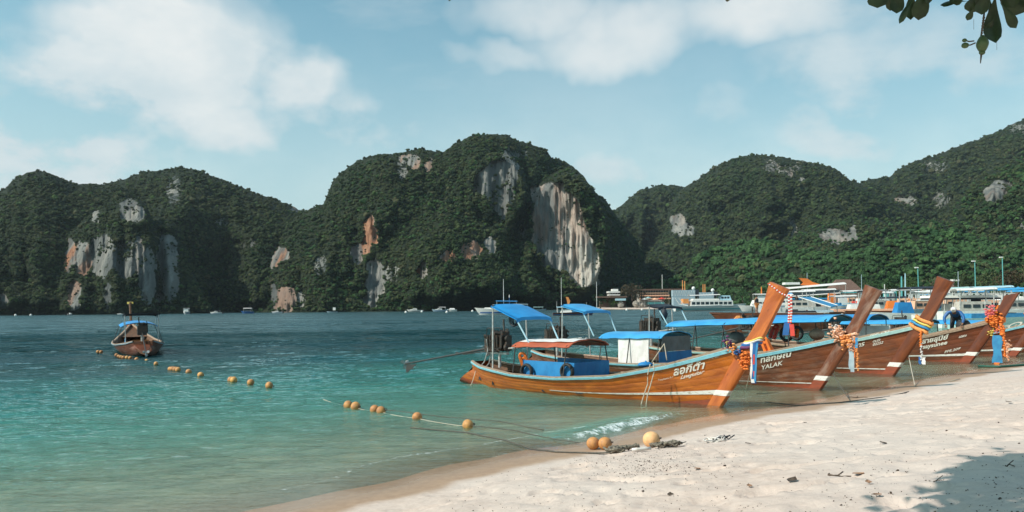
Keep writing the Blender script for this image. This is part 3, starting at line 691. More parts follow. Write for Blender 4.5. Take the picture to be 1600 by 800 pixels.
def scatter(name, T, label=None):
    T = np.array(T); me = bpy.data.meshes.new(name); me.vertices.add(len(T)); me.vertices.foreach_set('co', T[:, :3].astype(np.float32).ravel())
    a = me.attributes.new('sc', 'FLOAT', 'POINT'); a.data.foreach_set('value', T[:, 3].astype(np.float32))
    a = me.attributes.new('kd', 'INT', 'POINT'); a.data.foreach_set('value', T[:, 4].astype(np.int32))
    a = me.attributes.new('rz', 'FLOAT', 'POINT'); a.data.foreach_set('value', (np.random.RandomState(3).rand(len(T)) * 6.28).astype(np.float32))
    o = link_mesh(name, me)
    ng = bpy.data.node_groups.new('canopy', 'GeometryNodeTree')
    ng.interface.new_socket('Geometry', in_out='INPUT', socket_type='NodeSocketGeometry'); ng.interface.new_socket('Geometry', in_out='OUTPUT', socket_type='NodeSocketGeometry')
    N = ng.nodes; L = ng.links; gi = N.new('NodeGroupInput'); go = N.new('NodeGroupOutput')
    ip = N.new('GeometryNodeInstanceOnPoints'); ci = N.new('GeometryNodeCollectionInfo'); ci.inputs['Collection'].default_value = cc
    ci.inputs['Separate Children'].default_value = True; ci.inputs['Reset Children'].default_value = True
    def na(nm, ty):
        n = N.new('GeometryNodeInputNamedAttribute'); n.data_type = ty; n.inputs[0].default_value = nm; return n.outputs['Attribute']
    L.new(gi.outputs[0], ip.inputs['Points']); L.new(ci.outputs[0], ip.inputs['Instance']); ip.inputs['Pick Instance'].default_value = True
    L.new(na('kd', 'INT'), ip.inputs['Instance Index']); L.new(na('sc', 'FLOAT'), ip.inputs['Scale'])
    cx = N.new('ShaderNodeCombineXYZ'); L.new(na('rz', 'FLOAT'), cx.inputs[2]); L.new(cx.outputs[0], ip.inputs['Rotation'])
    L.new(ip.outputs[0], go.inputs[0])
    md = o.modifiers.new('canopy', 'NODES'); md.node_group = ng
    return o
tag(scatter('forest', TREES), kind='stuff')
print('trees', len(TREES))

# ------------------------------------------------------------------ longtail boats
SHEER_X = [-9.9, -9.0, -7.0, -5.0, -3.0, -1.4, 0.0, .75, 1.1]
SHEER_Z = [.80, .64, .50, .50, .64, .98, 1.38, 1.60, 1.72]
class Hull:
    def __init__(s, L=9.7, Bm=1.05, org=Vector((0, 0, 0)), ang=0.0, sc=1.0):
        s.L, s.Bm, s.org, s.ang, s.sc = L, Bm, org, ang, sc
        s.ca, s.sa = math.cos(ang), math.sin(ang)
    def P(s, a, t, side=-1, off=0.0):
        a = min(max(a, 0), 1); Xn = -s.L + a * s.L
        zs = float(np.interp(Xn * 9.7 / s.L + .0, SHEER_X, SHEER_Z)) + .24 * a ** 14
        zk = -.34 + .34 * max(0, 1 - a / .16) ** 2 + .06 * a ** 8
        z = zk + t * (zs - zk)
        X = Xn + (.60 * z - .02) * a ** 7 - 1.0 * max(0, 1 - a / .10) ** 2 * max(0, 1 - t / .62) ** .8
        g = math.sin(math.pi / 2 * min(1, (1 - a) * s.L / 4.9)) ** .88
        q = min(1, a / .42); g *= .36 + .64 * (math.sin(math.pi / 2 * q) ** .8)
        sh = max(t, 0) ** (.30 + .30 * a ** 3)
        b = s.Bm * g * sh + .035 + off
        return Vector((X, side * b, z))
    def w(s, p):
        return Vector((s.org.x + s.sc * (p[0] * s.ca - p[1] * s.sa), s.org.y + s.sc * (p[0] * s.sa + p[1] * s.ca), s.org.z + s.sc * p[2]))
    def loc(s, p):       # world to local
        dx, dy = (p[0] - s.org.x) / s.sc, (p[1] - s.org.y) / s.sc
        return Vector((dx * s.ca + dy * s.sa, -dx * s.sa + dy * s.ca, (p[2] - s.org.z) / s.sc))
    def pix(s, p): return proj(*s.w(p))
    def find(s, px, py, side=-1):
        best = (1e9, .5, .6); A0, A1, T0, T1 = 0.0, 1.0, .25, 1.02
        for lev in range(4):
            na, nt = (30, 12) if lev == 0 else (8, 8)
            for i in range(na + 1):
                for j in range(nt + 1):
                    a, t = A0 + (A1 - A0) * i / na, T0 + (T1 - T0) * j / nt; q = s.pix(s.P(a, t, side)); d = (q[0] - px) ** 2 + (q[1] - py) ** 2
                    if d < best[0]: best = (d, a, t)
            da, dt = (A1 - A0) / na * 1.2, (T1 - T0) / nt * 1.2; A0, A1, T0, T1 = max(0, best[1] - da), min(1, best[1] + da), best[2] - dt, best[2] + dt
        return best[1], best[2]
    def on_plane(s, px, py, ylocal):
        """local point on the plane y=ylocal seen at px, py"""
        dx, dy = unroll(px, py); d = Vector((dx / F, 1, -dy / F)); o = Vector((0, 0, H))
        lo = s.loc(o); ld = s.loc(o + d) - lo; k = (ylocal - lo.y) / ld.y; return lo + ld * k

def add_text(hull, root, txt, p0, p1, vs=1.0, mat_=None, shear=0.0, name='lettering', weight=0.0, label=None, side=-1):
    """lettering painted on the planking between two places"""
    cu = bpy.data.curves.new('txt', 'FONT'); cu.body = txt; cu.resolution_u = 2; cu.offset = weight; cu.shear = shear
    to = bpy.data.objects.new('txt', cu); col.objects.link(to)
    bpy.context.view_layer.update(); dg = bpy.context.evaluated_depsgraph_get()
    me0 = bpy.data.meshes.new_from_object(to.evaluated_get(dg)); bpy.data.objects.remove(to)
    vs_ = [v.co.copy() for v in me0.vertices]
    if not vs_: return None
    x0, x1 = min(v.x for v in vs_), max(v.x for v in vs_)
    (a0, t0), (a1, t1) = hull.find(*p0, side), hull.find(*p1, side)
    A, B = hull.P(a0, t0, side), hull.P(a1, t1, side); wid = (B - A).length; k = wid / (x1 - x0)
    bm = bmesh.new(); bm.from_mesh(me0)
    if len(bm.faces) < 3000: bmesh.ops.triangulate(bm, faces=bm.faces)
    for v in bm.verts:
        u = (v.co.x - x0) / (x1 - x0); a = a0 + (a1 - a0) * u; tb = t0 + (t1 - t0) * u
        P0, P1 = hull.P(a, tb, side), hull.P(a, tb + .1, side); t = tb + v.co.y * k * vs / max((P1 - P0).length, 1e-3) * .1
        v.co = hull.P(a, t, side, .026)
    me = bpy.data.meshes.new(name); bm.to_mesh(me); bm.free(); me.materials.append(mat_ or M['paleletter'])
    o = link_mesh(name, me, root)
    if label: o['label'] = label
    return o

def roof_sheet(root, x0, x1, hw0, hw1, z0, z1, arch, m, name='roof', droop=.07, th=.02, nu=14, nv=10, fr=None, edgem=None):
    """arched awning on hoops"""
    b = MB(); P = []; Q = []
    for i in range(nu + 1):
        u = i / nu; x = x0 + (x1 - x0) * u; hw = hw0 + (hw1 - hw0) * u; z = z0 + (z1 - z0) * u; row = []; row2 = []
        for j in range(nv + 1):
            w = j / nv * 2 - 1; zz = z + arch * (1 - w * w) - .012 * math.sin(u * math.pi * 4) ** 2 + .006 * math.sin(w * 9 + u * 13)
            if abs(w) == 1: zz -= droop * (.92 + .08 * math.sin(u * 23 + w))
            row.append((x, w * hw + (.015 * w if abs(w) == 1 else 0), zz)); row2.append((x, w * (hw - th), zz - th))
        P.append(row); Q.append(row2)
    b.grid(P); b.grid(Q)
    for i in range(nu):
        b.face([P[i][0], P[i + 1][0], Q[i + 1][0], Q[i][0]]); b.face([P[i][-1], P[i + 1][-1], Q[i + 1][-1], Q[i][-1]])
    for j in range(nv):
        b.face([P[0][j], P[0][j + 1], Q[0][j + 1], Q[0][j]]); b.face([P[-1][j], P[-1][j + 1], Q[-1][j + 1], Q[-1][j]])
    o = b.build(name, m, root); smooth_by_angle(o, 50); return o

def engine(root, x=-8.45, z=.92, tail=(-13.5, .45), mt='darkmetal', rz=0.0, s=1.0, tiller=True, seed=1):
    r0 = random.Random(seed)
    g = MB(); s *= 1.12; g.box((x, 0, z + .42 * s), (.62 * s, .42 * s, .46 * s)); g.box((x + .03, 0, z + .70 * s), (.52 * s, .30 * s, .14 * s)); g.box((x - .36 * s, 0, z + .40 * s), (.14, .46 * s, .50 * s))
    for k in range(5): g.tube([(x - .22 * s + .11 * k, -.25 * s, z + .35), (x - .22 * s + .11 * k, -.27 * s, z + .66 * s)], .035, 6)
    for (dx, dz, rr) in ((.37, .30, .13), (.37, .56, .09), (.36, .42, .06)): g.tube([(x + dx * s - .02, -.05, z + dz * s), (x + dx * s + .07, -.05, z + dz * s)], rr * s, 12)
    for k in range(16):
        g.box((x + r0.uniform(-.34, .34) * s, r0.uniform(-.26, .26) * s, z + r0.uniform(.2, .8) * s), (r0.uniform(.05, .18), r0.uniform(.05, .14), r0.uniform(.04, .16)), Euler((r0.random(), r0.random(), r0.random())).to_matrix())
    for k in range(5):
        a = (x + r0.uniform(-.3, .3), r0.uniform(-.3, -.1), z + .3 + r0.uniform(0, .4)); c = (x + r0.uniform(-.3, .3), r0.uniform(-.32, .3), z + .2 + r0.uniform(0, .5)); m_ = ((a[0] + c[0]) / 2 + r0.uniform(-.15, .15), -.33, (a[2] + c[2]) / 2)
        g.tube([a, m_, c], .018, 5)
    en = g.build('engine', M[mt], root)
    e = MB(); e.tube([(x + .1, .12, z + .7 * s), (x + .05, .15, z + .95 * s), (x + .05, .15, z + 1.12 * s)], [.03, .035, .03], 7); e.build('exhaust_pipe', M['darkmetal'], en)
    f = MB(); f.box((x, 0, z + .13), (.8, .12, .07)); f.tube([(x, 0, z - .35), (x, 0, z + .14)], .05, 8); f.build('engine_mount', M['lightmetal'], en); f = MB(); f.tube([(x - .35, -.28, z + .62 * s), (x - .3, -.28, z + .86 * s), (x + .32, -.28, z + .88 * s), (x + .4, -.28, z + .6 * s)], .016, 5); f.build('guard_bar', M['blackpipe'], en)
    sh = MB(); tx, tz = tail; sh.tube([(x - .4, 0, z + .30), ((x + tx) / 2, 0, (z + .3 + tz) / 2 + .03), (tx, 0, tz)], [.045, .035, .03], 8)
    sh.tube([(x - .4, 0, z + .2), (x - 1.9, 0, z + .02), (x - 2.3, 0, z + .08)], .02, 5); sh.tube([(tx + .55, 0, tz - .16), (tx + .1, 0, tz - .20)], .02, 5); sh.face([(tx + .7, .01, tz + .02), (tx + .05, .01, tz - .02), (tx + .02, .01, tz - .32), (tx + .1, .01, tz - .33)]); sh.face([(tx + .7, -.01, tz + .02), (tx + .05, -.01, tz - .02), (tx + .02, -.01, tz - .32), (tx + .1, -.01, tz - .33)])
    sh.build('tail_shaft', M['blackpipe'], en)
    pr = MB(); pr.ball((tx - .04, 0, tz), .05, 8, 5)
    for k in range(3):
        a = k * 2.094 + .5; d = Vector((0, math.cos(a), math.sin(a))); n = Vector((0, -math.sin(a), math.cos(a)))
        c = Vector((tx - .05, 0, tz)); q = [c + d * .03 - n * .03, c + d * .12 - n * .09 + Vector((.03, 0, 0)), c + d * .2 - n * .04 + Vector((.02, 0, 0)), c + d * .21 + n * .04, c + d * .11 + n * .07 - Vector((.04, 0, 0)), c + d * .03 + n * .03]
        pr.face(q); pr.face([v + Vector((-.012, 0, 0)) for v in q][::-1])
    pr.build('propeller', M['lightmetal'], en)
    if tiller:
        ti = MB(); ti.tube([(x + .3, -.05, z + .28), (x + 1.5, -.12, z + .42)], [.03, .022], 7); ti.build('tiller', M['lightmetal'], en)
    return en

def longtail(label, px, py, ang=-46.5, sc=1.0, L=9.7, Bm=1.05, wd_='wood1', rail='bluerail', roof=None, panels=(), stern=None, stripe=0.0, eng=True, detail=2, cap=None, group='longtail boats drawn up side by side along the beach', org=None, prow=1.0, tailpt=(-13.5, .45), interior='innerwood', seedk=1, bow_inside=None, engx=-8.2):
    org = org if org is not None else G(px, py)
    root = empty('longtail_boat', org, R(ang), label, 'longtail boat', group, sc)
    h = Hull(L, Bm, org, R(ang), sc); W_ = M[wd_]
    nst = 40 if detail > 1 else 16
    # inner shell with floor
    b = MB()
    for side in (-1, 1):
        b.grid([[h.P(i / nst, t, side, -.045) for t in (0, .1, .25, .45, .7, .99)] for i in range(nst + 1)])
    b.face([h.P(0, t, -1, -.045) for t in (0, .1, .25, .45, .7, .99)] + [h.P(0, t, 1, -.045) for t in (.99, .7, .45, .25, .1)])
    o = b.build('inner_hull', M[interior], root); smooth_by_angle(o, 60)
    b = MB(); b.grid([[h.P(i / nst, .46, side, -.05) for side in (-1, 1)] for i in range(nst + 1)]); b.build('floor_boards', M['innerwood'], root)
    # planking: each strake is a part
    edges = [0.0, .24, .38, .50, .61, .72, .83, .95] if detail > 1 else [0, .4, .96]
    for side in (-1, 1):
        for k in range(len(edges) - 1):
            t0, t1 = edges[k], edges[k + 1]; gp = .0009
            rows = [(t0 + gp, -.004), (t0 + gp, .003), (t0 + gp + .006, .005), ((t0 + t1) / 2, .0058), (t1 - gp - .006, .005), (t1 - gp, .003), (t1 - gp, -.004)] if detail > 1 else [(t0, 0), ((t0 + t1) / 2, .012), (t1, 0)]
            b = MB(); b.grid([[h.P(i / nst, t, side, of) for t, of in rows] for i in range(nst + 1)]); o = b.build('hull_plank', M['redbottom'] if (k == 0 and stripe) else W_, root); smooth_by_angle(o, 50)
            b2 = None
    b = MB(); st = [.0, .25, .5, .75, .95]
    b.face([h.P(0, t, -1, .006) for t in st] + [h.P(0, t, 1, .006) for t in st[::-1]]); b.build('stern_board', W_, root)
    # rub rail and cap
    for side in (-1, 1):
        b = MB(); b.grid([[h.P(i / nst, t, side, of) for t, of in ((.925, .02), (.925, .055), (.985, .06), (.995, .02))] for i in range(nst + 1)], close_v=True); o = b.build('rub_rail', M[rail], root)
        b = MB(); b.grid([[h.P(i / nst, t, side, of) for t, of in ((.99, -.07), (.99, .025), (1.04, .02), (1.045, -.07))] for i in range(nst + 1)], close_v=True); o = b.build('gunwale', M[cap or 'caprail'], root)
    if stripe:
        for side in (-1, 1):
            P = []
            for i in range(nst + 1):
                a = .45 + .55 * i / nst; k = (a - .45) / .55; q0 = h.P(a, .3, side); zs = h.P(a, 1, side).z; zk = h.P(a, 0, side).z
                z0, z1 = .10 + .20 * k ** 2.2 * stripe, .10 + (.02 + .30 * k ** 2.2) * stripe
                ta, tb = (z0 - zk) / (zs - zk), (z1 - zk) / (zs - zk)
                P.append([h.P(a, ta, side, .012), h.P(a, ta, side, .021), h.P(a, tb, side, .021), h.P(a, tb, side, .012)])
            b = MB(); b.grid(P, close_v=True); b.build('waterline_stripe', M['whiteold'], root)
    # stem post sweeping up to the tall prow
    fr = [(-.02, -.35), (.24, 0), (.67, .62), (1.06, 1.22), (1.36, 1.66), (1.60, 2.08), (1.85, 2.54), (2.10, 2.95)]
    bk = [(-.36, -.35), (-.14, 0), (.26, .64), (.61, 1.22), (.85, 1.58), (1.09, 1.92), (1.34, 2.36), (1.62, 3.15)]
    b = MB(); nn = 28; P = []
    for i in range(nn + 1):
        u = i / nn * 7; k = min(int(u), 6); f_ = u - k
        def cr(A): 
            p0, p1, p2, p3 = [A[min(max(k + d, 0), 7)] for d in (-1, 0, 1, 2)]
            return [.5 * ((2 * p1[c]) + (-p0[c] + p2[c]) * f_ + (2 * p0[c] - 5 * p1[c] + 4 * p2[c] - p3[c]) * f_ ** 2 + (-p0[c] + 3 * p1[c] - 3 * p2[c] + p3[c]) * f_ ** 3) for c in (0, 1)]
        A, B = cr(fr), cr(bk); w = .085 - .02 * i / nn + (.012 if i > nn - 2 else 0); c = .018
        ex = ((A[0] - B[0]), (A[1] - B[1])); ln = math.hypot(*ex); ex = (ex[0] / ln, ex[1] / ln)
        P.append([(B[0], -w + c, B[1]), (B[0] + ex[0] * c, -w, B[1] + ex[1] * c), (A[0] - ex[0] * c * 2, -w, A[1] - ex[1] * c * 2), (A[0], -w + c * 2, A[1]), (A[0], w - c * 2, A[1]), (A[0] - ex[0] * c * 2, w, A[1] - ex[1] * c * 2), (B[0] + ex[0] * c, w, B[1] + ex[1] * c), (B[0], w - c, B[1])])
    if prow < 1: P = P[:int(nn * prow)]
    b.grid(P, close_v=True); b.face(P[-1]); b.face(P[0][::-1])
    pr = b.build('prow', M['prow' + wd_[-1]], root); smooth_by_angle(pr, 50)
    if stripe:
        for (z0, z1, nm_, m_, ww) in ((-.33, .27, 'painted_foot', 'redbottom', .089), (.27, .41, 'foot_stripe', 'whiteold', .092)):
            if nm_ == 'painted_foot' and wd_ == 'wood1': z1 = .26; m_ = 'prow1'
            b = MB(); Q = []
            for z in (z0, (z0 + z1) / 2, z1):
                xa = float(np.interp(z, [p[1] for p in bk], [p[0] for p in bk])) - .004; xb = float(np.interp(z, [p[1] for p in fr], [p[0] for p in fr])) + .006
                Q.append([(xa, -ww, z), (xb - .03, -ww, z), (xb, -ww + .03, z), (xb, ww - .03, z), (xb - .03, ww, z), (xa, ww, z)])
            b.grid(Q, close_v=True); b.face(Q[0][::-1]); b.face(Q[-1]); b.build(nm_, M[m_], root)
    # foredeck, thwarts and floor clutter
    b = MB(); b.grid([[h.P(a, .93, s_, -.05) for s_ in (-1, 1)] for a in (.80, .86, .92, .97, 1.0)]); b.build('foredeck', M[bow_inside or 'innerwood'], root)
    for a in (.10, .30, .62, .74):
        p = h.P(a, .78, -1, -.06); q = h.P(a, .78, 1, -.06); b = MB(); b.box(((p.x + q.x) / 2, 0, p.z), (.22, q.y - p.y, .035)); b.build('thwart', M['innerwood'], root)
    r0 = random.Random(seedk)
    if roof:
        for rf in roof:
            (x0, x1, hw, z0, z1, arch, m) = rf
            o = roof_sheet(root, x0, x1, hw, hw * (.92 if x1 > -2 else 1), z0, z1, arch, M[m])
            np_ = max(2, int(abs(x1 - x0) / 1.3) + 1)
            for k in range(np_):
                x = x0 + .12 + (x1 - x0 - .24) * k / (np_ - 1); a = (x + L) / L; zz = z0 + (z1 - z0) * (x - x0) / (x1 - x0)
                for side in (-1, 1):
                    base = h.P(a, 1.0, side, -.03); top = (x, side * (hw - .05), zz - .03)
                    b = MB(); b.tube([base, top], .020, 6); b.build('roof_post', M['blackpipe'], o)
                b = MB(); b.tube([(x, w / 6 * (hw - .04), zz - .04 + arch * (1 - (w / 6) ** 2)) for w in range(-6, 7)], .017, 5); b.build('roof_hoop', M['blackpipe'], o)
    for pn in panels:
        kind, m = pn[0], pn[1]
        b = MB()
        if kind == 'side':       # canvas along one side: x0,x1,y,z0,z1
            x0, x1, y, z0, z1 = pn[2:7]; P = []
            for k in range(13):
                x = x0 + (x1 - x0) * k / 12; wv = .012 * math.sin(k * 1.7)
                P.append([(x, y + wv, z0), (x, y - wv, (z0 + z1) / 2), (x, y, z1), (x, y + .02, z1), (x, y + .02 + wv, (z0 + z1) / 2), (x, y + .02 + wv, z0)])
            b.grid(P, close_v=True); b.face(P[0]); b.face(P[-1][::-1])
        else:                    # across the boat: x, y0,y1,z0,z1
            x, y0, y1, z0, z1 = pn[2:7]; P = []
            for k in range(13):
                y = y0 + (y1 - y0) * k / 12; wv = .012 * math.sin(k * 1.9)
                P.append([(x + wv, y, z0), (x - wv, y, (z0 + z1) / 2), (x, y, z1), (x - .02, y, z1), (x - .02 - wv, y, (z0 + z1) / 2), (x - .02, y, z0)])
            b.grid(P, close_v=True); b.face(P[0]); b.face(P[-1][::-1])
        b.build('canvas_panel', M[m], root)
    if stern:
        (xs0, xs1, hw, zs0, zs1, m) = stern
        b = MB(); P = []; Q = []
        for i in range(9):
            u = i / 8; x = xs0 + (xs1 - xs0) * u; z = zs0 + (zs1 - zs0) * u ** 1.25 - .03 * math.sin(u * math.pi)
            P.append([(x, hw * w / 4, z + .03 * (1 - (w / 4) ** 2) - (.07 if abs(w) == 4 else 0)) for w in range(-4, 5)]); Q.append([(x, (hw - .02) * w / 4, z - .02 + .03 * (1 - (w / 4) ** 2)) for w in range(-4, 5)])
        P.append([(xs1 + .03, p[1], p[2] - .10) for p in P[-1]]); Q.append([(xs1 + .01, p[1], p[2] - .08) for p in Q[-1]])
        b.grid(P); b.grid(Q)
        for k in range(8): b.face([P[0][k], P[0][k + 1], Q[0][k + 1], Q[0][k]])
        o = b.build('stern_canopy', M[m], root); smooth_by_angle(o, 50)
        for side in (-1, 1):
            bs = h.P((xs0 + .05 + L) / L if xs0 > -L else .05, 1, side, -.04)
            b = MB(); b.tube([(xs0 + .08, bs.y, bs.z), (xs0 + .05, side * (hw - .06), zs0 - .04)], .024, 7); b.build('canopy_pole', M['lightmetal'], o)
            b = MB(); b.tube([(xs1 + .45, side * (hw - .12), 1.45 if roof else .7), (xs1 - .05, side * (hw - .06), zs1 - .06)], .026, 7); b.build('canopy_pole', M['ltblue'], o)
        b = MB()
        for x, z in ((xs0 + .05, zs0 - .03), (xs1 - .05, zs1 - .05)): b.tube([(x, -hw + .03, z), (x, hw - .03, z)], .02, 6)
        b.build('canopy_frame', M['blackpipe'], o)
    if eng: engine(root, x=engx, tail=tailpt, seed=seedk)
    if detail > 1:    # gear on the floor
        b = MB()
        for k in range(22):
            a = r0.uniform(.05, .72); p = h.P(a, .8, -1); y = r0.uniform(p.y * .8, -p.y * .8); z = h.P(a, .46, -1).z
            d = (r0.uniform(.1, .35), r0.uniform(.08, .25), r0.uniform(.06, .25)); b.box((p.x, y, z + d[2] / 2), d, Euler((0, 0, r0.random())).to_matrix(), taper=r0.uniform(.6, 1))
        tag(b.build('deck_gear', M['darkcloth'], root), kind='stuff')
    return root, h

def tyre_on(h, x, y, z, r, label, ax='Y', tilt=0.0):
    o = empty('tyre', h.w((x, y, z - r)), h.ang, label, 'tyre', 'tyres hung as fenders on the boats')
    b = MB(); b.torus((0, 0, r), r * .80, r * .19, ax, 28, 10, 1.0); b.torus((0, -.03, r), r * .80, r * .15, ax, 28, 6); t_ = b.build('tread', M['tyre'], o, True)
    return o

# boat 1 : orange, nearest
b1, h1 = longtail('glossy orange wooden longtail boat nearest the camera with pale blue rail and orange white roof', 1116, 633, wd_='wood1', stripe=1.0, L=9.15,
    roof=[(-6.65, -4.25, .92, 1.42, 1.47, .13, 'orangetarp')],
    panels=[('side', 'bluepanel', -6.45, -4.3, -.62, .15, .93), ('cross', 'bluepanel', -4.3, -.60, .95, .15, .93), ('side', 'bluepanel', -6.45, -4.3, .95, .15, .93)],
    stern=(-7.75, -6.55, .80, 2.66, 2.25, 'bluetarp'), seedk=3, bow_inside='orangewood')
# white strip of cloth over the crown of the orange roof
o = roof_sheet(b1, -6.55, -4.3, .66, .66, 1.508, 1.558, .062, M['whitetarp'], 'roof_cover', droop=0.0, th=.008)
for (px, n) in ((823, 'left tyre fender on the blue canvas of the nearest orange boat, towards its stern'), (886, 'right tyre fender on the blue canvas of the nearest boat, under the front roof post')):
    p = h1.on_plane(px, 581, -.72); tyre_on(h1, p.x, -.72, p.z, .27, n)
b2, h2 = longtail('weathered brown longtail boat second from the camera with blue roof and white side curtain', 1272, 607, wd_='wood2', stripe=.25, L=12.2, ang=-48,
    roof=[(-8.0, -5.1, .92, 1.46, 1.52, .16, 'bluetarp2')],
    panels=[('side', 'whitetarp', -7.1, -5.7, -.86, .40, 1.44), ('cross', 'greytarp', -5.15, -.80, .85, .98, 1.50), ('cross', 'bluepanel', -5.17, -.95, .95, .3, .97)],
    stern=(-10.1, -8.9, .80, 2.66, 2.40, 'bluetarp2'), seedk=5, rail='bluerail', bow_inside='orangewood', tailpt=(-15.6, .7), engx=-11.1)
b3, h3 = longtail('large dark red longtail boat third from the camera with a long pale blue awning', 1387, 585, sc=1.12, ang=-53, L=11.4, engx=-10.4, tailpt=(-14.6, .7), wd_='wood3', stripe=.3, rail='greenrail',
    roof=[(-8.8, -1.6, .88, 1.52, 1.80, .16, 'bluetarp2')], stern=(-9.9, -9.3, .75, 2.35, 2.25, 'darktarp'), seedk=7)
b4, h4 = longtail('dark brown longtail boat fourth from the camera with a person in blue aboard', 1507, 566, wd_='wood4', stripe=.8, ang=-50, L=10.0, sc=1.13, prow=.94, engx=-9.5, rail='caprail',
    roof=[(-8.0, -3.3, .92, 1.62, 1.68, .18, 'bluetarp')], panels=[('side', 'white', -4.6, -3.1, .55, .55, 1.35)], seedk=9, bow_inside='darktarp')
b5, h5 = longtail('dark brown longtail boat fifth from the camera with a green sided interior', 1580, 556, wd_='wood4', stripe=.9, rail='bluerail', interior='teal',
    roof=[(-8.0, -3.5, .92, 1.55, 1.6, .15, 'bluetarp2')], seedk=11)
b6, h6 = longtail('brown longtail boat at the right edge showing only its white waterline stripe and prow', 1668, 551, wd_='wood4', stripe=.9, rail='bluerail', roof=[(-8.0, -3.5, .92, 1.5, 1.5, .15, 'bluetarp2')], seedk=13)
LT = lambda *a, **k: add_text(*a, **k)
LT(h1, b1, 'ลอกีต้า', (1053, 587), (1100, 575.5), vs=1.0, weight=.03)
LT(h1, b1, 'Lawguitar', (1064, 592.5), (1101, 583), vs=.95, shear=.35, weight=.02)
LT(h1, b1, 'TTC 087', (1107, 562), (1125, 557.5), vs=.9, weight=.02)
LT(h1, b1, 'Tooyllama A-1', (1029, 595), (1052, 590), vs=1.0)
LT(h2, b2, 'ทลักษณ์', (1189, 567), (1237, 556.5), vs=.92, weight=.03)
LT(h2, b2, 'YALAK', (1190, 578), (1223, 570), vs=.95, weight=.02)
LT(h3, b3, 'PATR ทาร', (1310, 552), (1351, 540), vs=1.05, weight=.02)
LT(h3, b3, 'PPE.172', (1359, 529), (1389, 521.5), vs=1.0, weight=.02)
LT(h3, b3, 'OLE2', (1364, 535.5), (1376, 532.5), vs=1.0, weight=.02); LT(h3, b3, '02252', (1364, 540.5), (1380, 536.5), vs=1.0, weight=.02)
LT(h4, b4, 'สายสุนีย์', (1441, 537), (1481, 529.5), vs=1.0, weight=.03)
LT(h4, b4, 'saysunee', (1442, 545), (1480, 537.5), vs=1.0, weight=.03)
LT(h4, b4, 'PPE.209', (1476, 552), (1500, 546), vs=.9, weight=.02)
LT(h4, b4, '02806', (1498, 528), (1510, 525.5), vs=1.2, weight=.02)
LT(h5, b5, '20378', (1564, 513), (1576, 510.5), vs=1.2, weight=.02)
# round emblem at the bow of the fifth boat
aa, tt_ = h5.find(1586, 508); c0 = h5.P(aa, tt_, -1, .03); b = MB()
ring = []
for rr in (.13, .09, .0):
    row = []
    for k in range(24):
        th = k * math.pi / 12; q = h5.P(aa + rr * math.cos(th) * 1.3 / h5.L, tt_ + rr * math.sin(th) / 1.6, -1, .022); row.append(q)
    ring.append(row)
b.grid([ring[0], ring[1]], close_v=True); b.build('round_emblem', M['paleletter'], b5)
LT(h5, b5, 'T', (1584.3, 511), (1588, 510), vs=1.0, weight=.03)

# the longtail moored off the beach, seen from its stern
SB = G(224, 553); b7, h7 = longtail('longtail boat moored alone in the water on the left beside the line of floats', 0, 0, ang=119, org=SB + Vector((-.485, .875, 0)) * 9.3, wd_='wood4', L=9.3, Bm=1.42, rail='clothgrey', cap='caprail', stripe=0,
    roof=[(-6.9, -4.4, 1.05, 1.62, 1.72, .2, 'bluetarp')], panels=[('side', 'clothmid', -7.3, -6.4, .80, .4, .85), ('cross', 'orangewood', -6.7, -.5, .4, .3, .75)], stern=(-8.5, -7.2, .98, 2.35, 2.32, 'darktarp'), group='longtail boats moored off the beach', tailpt=(-11.2, .15), seedk=21, detail=2)
for c_ in b7.children:
    if c_.name.startswith('prow'): c_.data.materials[0] = M['innerwood']

# ------------------------------------------------------------------ ribbons and garlands tied to the prows
def wrap(h, root_, name, zc, m, w=.07, th=.028, turns=1, tilt=.0, hw=.10):
    """band of cloth round the stem post at height zc (local)"""
    b = MB(); xa = float(np.interp(zc, [1.22, 1.66, 2.08], [.50, .88, 1.17])); xb = float(np.interp(zc, [1.22, 1.66, 2.08], [1.06, 1.36, 1.60])); cx, rx = (xa + xb) / 2, (xb - xa) / 2 + .03
    P = []
    for i in range(28):
        a = 2 * math.pi * i / 28; x = cx + rx * math.copysign(abs(math.cos(a)) ** .7, math.cos(a)); y = (hw + .02) * math.copysign(abs(math.sin(a)) ** .7, math.sin(a)); z = zc + tilt * (x - cx) + .01 * math.sin(a * 5)
        row = []
        for k in range(6):
            q = 2 * math.pi * k / 6; n = Vector((math.cos(a), math.sin(a), 0)); row.append(Vector((x, y, z)) + n * th * .5 * math.cos(q) + Vector((0, 0, 1)) * w * .5 * math.sin(q) * (1 + .12 * math.sin(i * 2.1)))
        P.append(row)
    b.grid(P, close_u=True, close_v=True); return b.build(name, M[m], root_, True)
def strand(root_, name, top, length, m, w=.06, flowers=False, sway=0.0, seed=0, th=.012, n=9):
    r0 = random.Random(seed); b = MB(); top = Vector(top)
    pts = [top + Vector((sway * (k / n) + .008 * math.sin(k * 1.3 + seed), -.02 * math.sin(k / n * 2), -length * k / n)) for k in range(n + 1)]
    if flowers:
        for i in range(int(length / .022)):
            u = i * .022 / length * n; k = min(int(u), n - 1); p = pts[k].lerp(pts[k + 1], u - k)
            b.ball(p + Vector((r0.uniform(-.02, .02), r0.uniform(-.02, .02), 0)), w * r0.uniform(.20, .42), 6, 4, (1, 1, .5), .4)
    else: b.ribbon(pts, [w * (1 + .15 * math.sin(k * .9 + seed)) for k in range(n + 1)], th, (1, .35, 0))
    return b.build(name, M[m], root_, flowers)
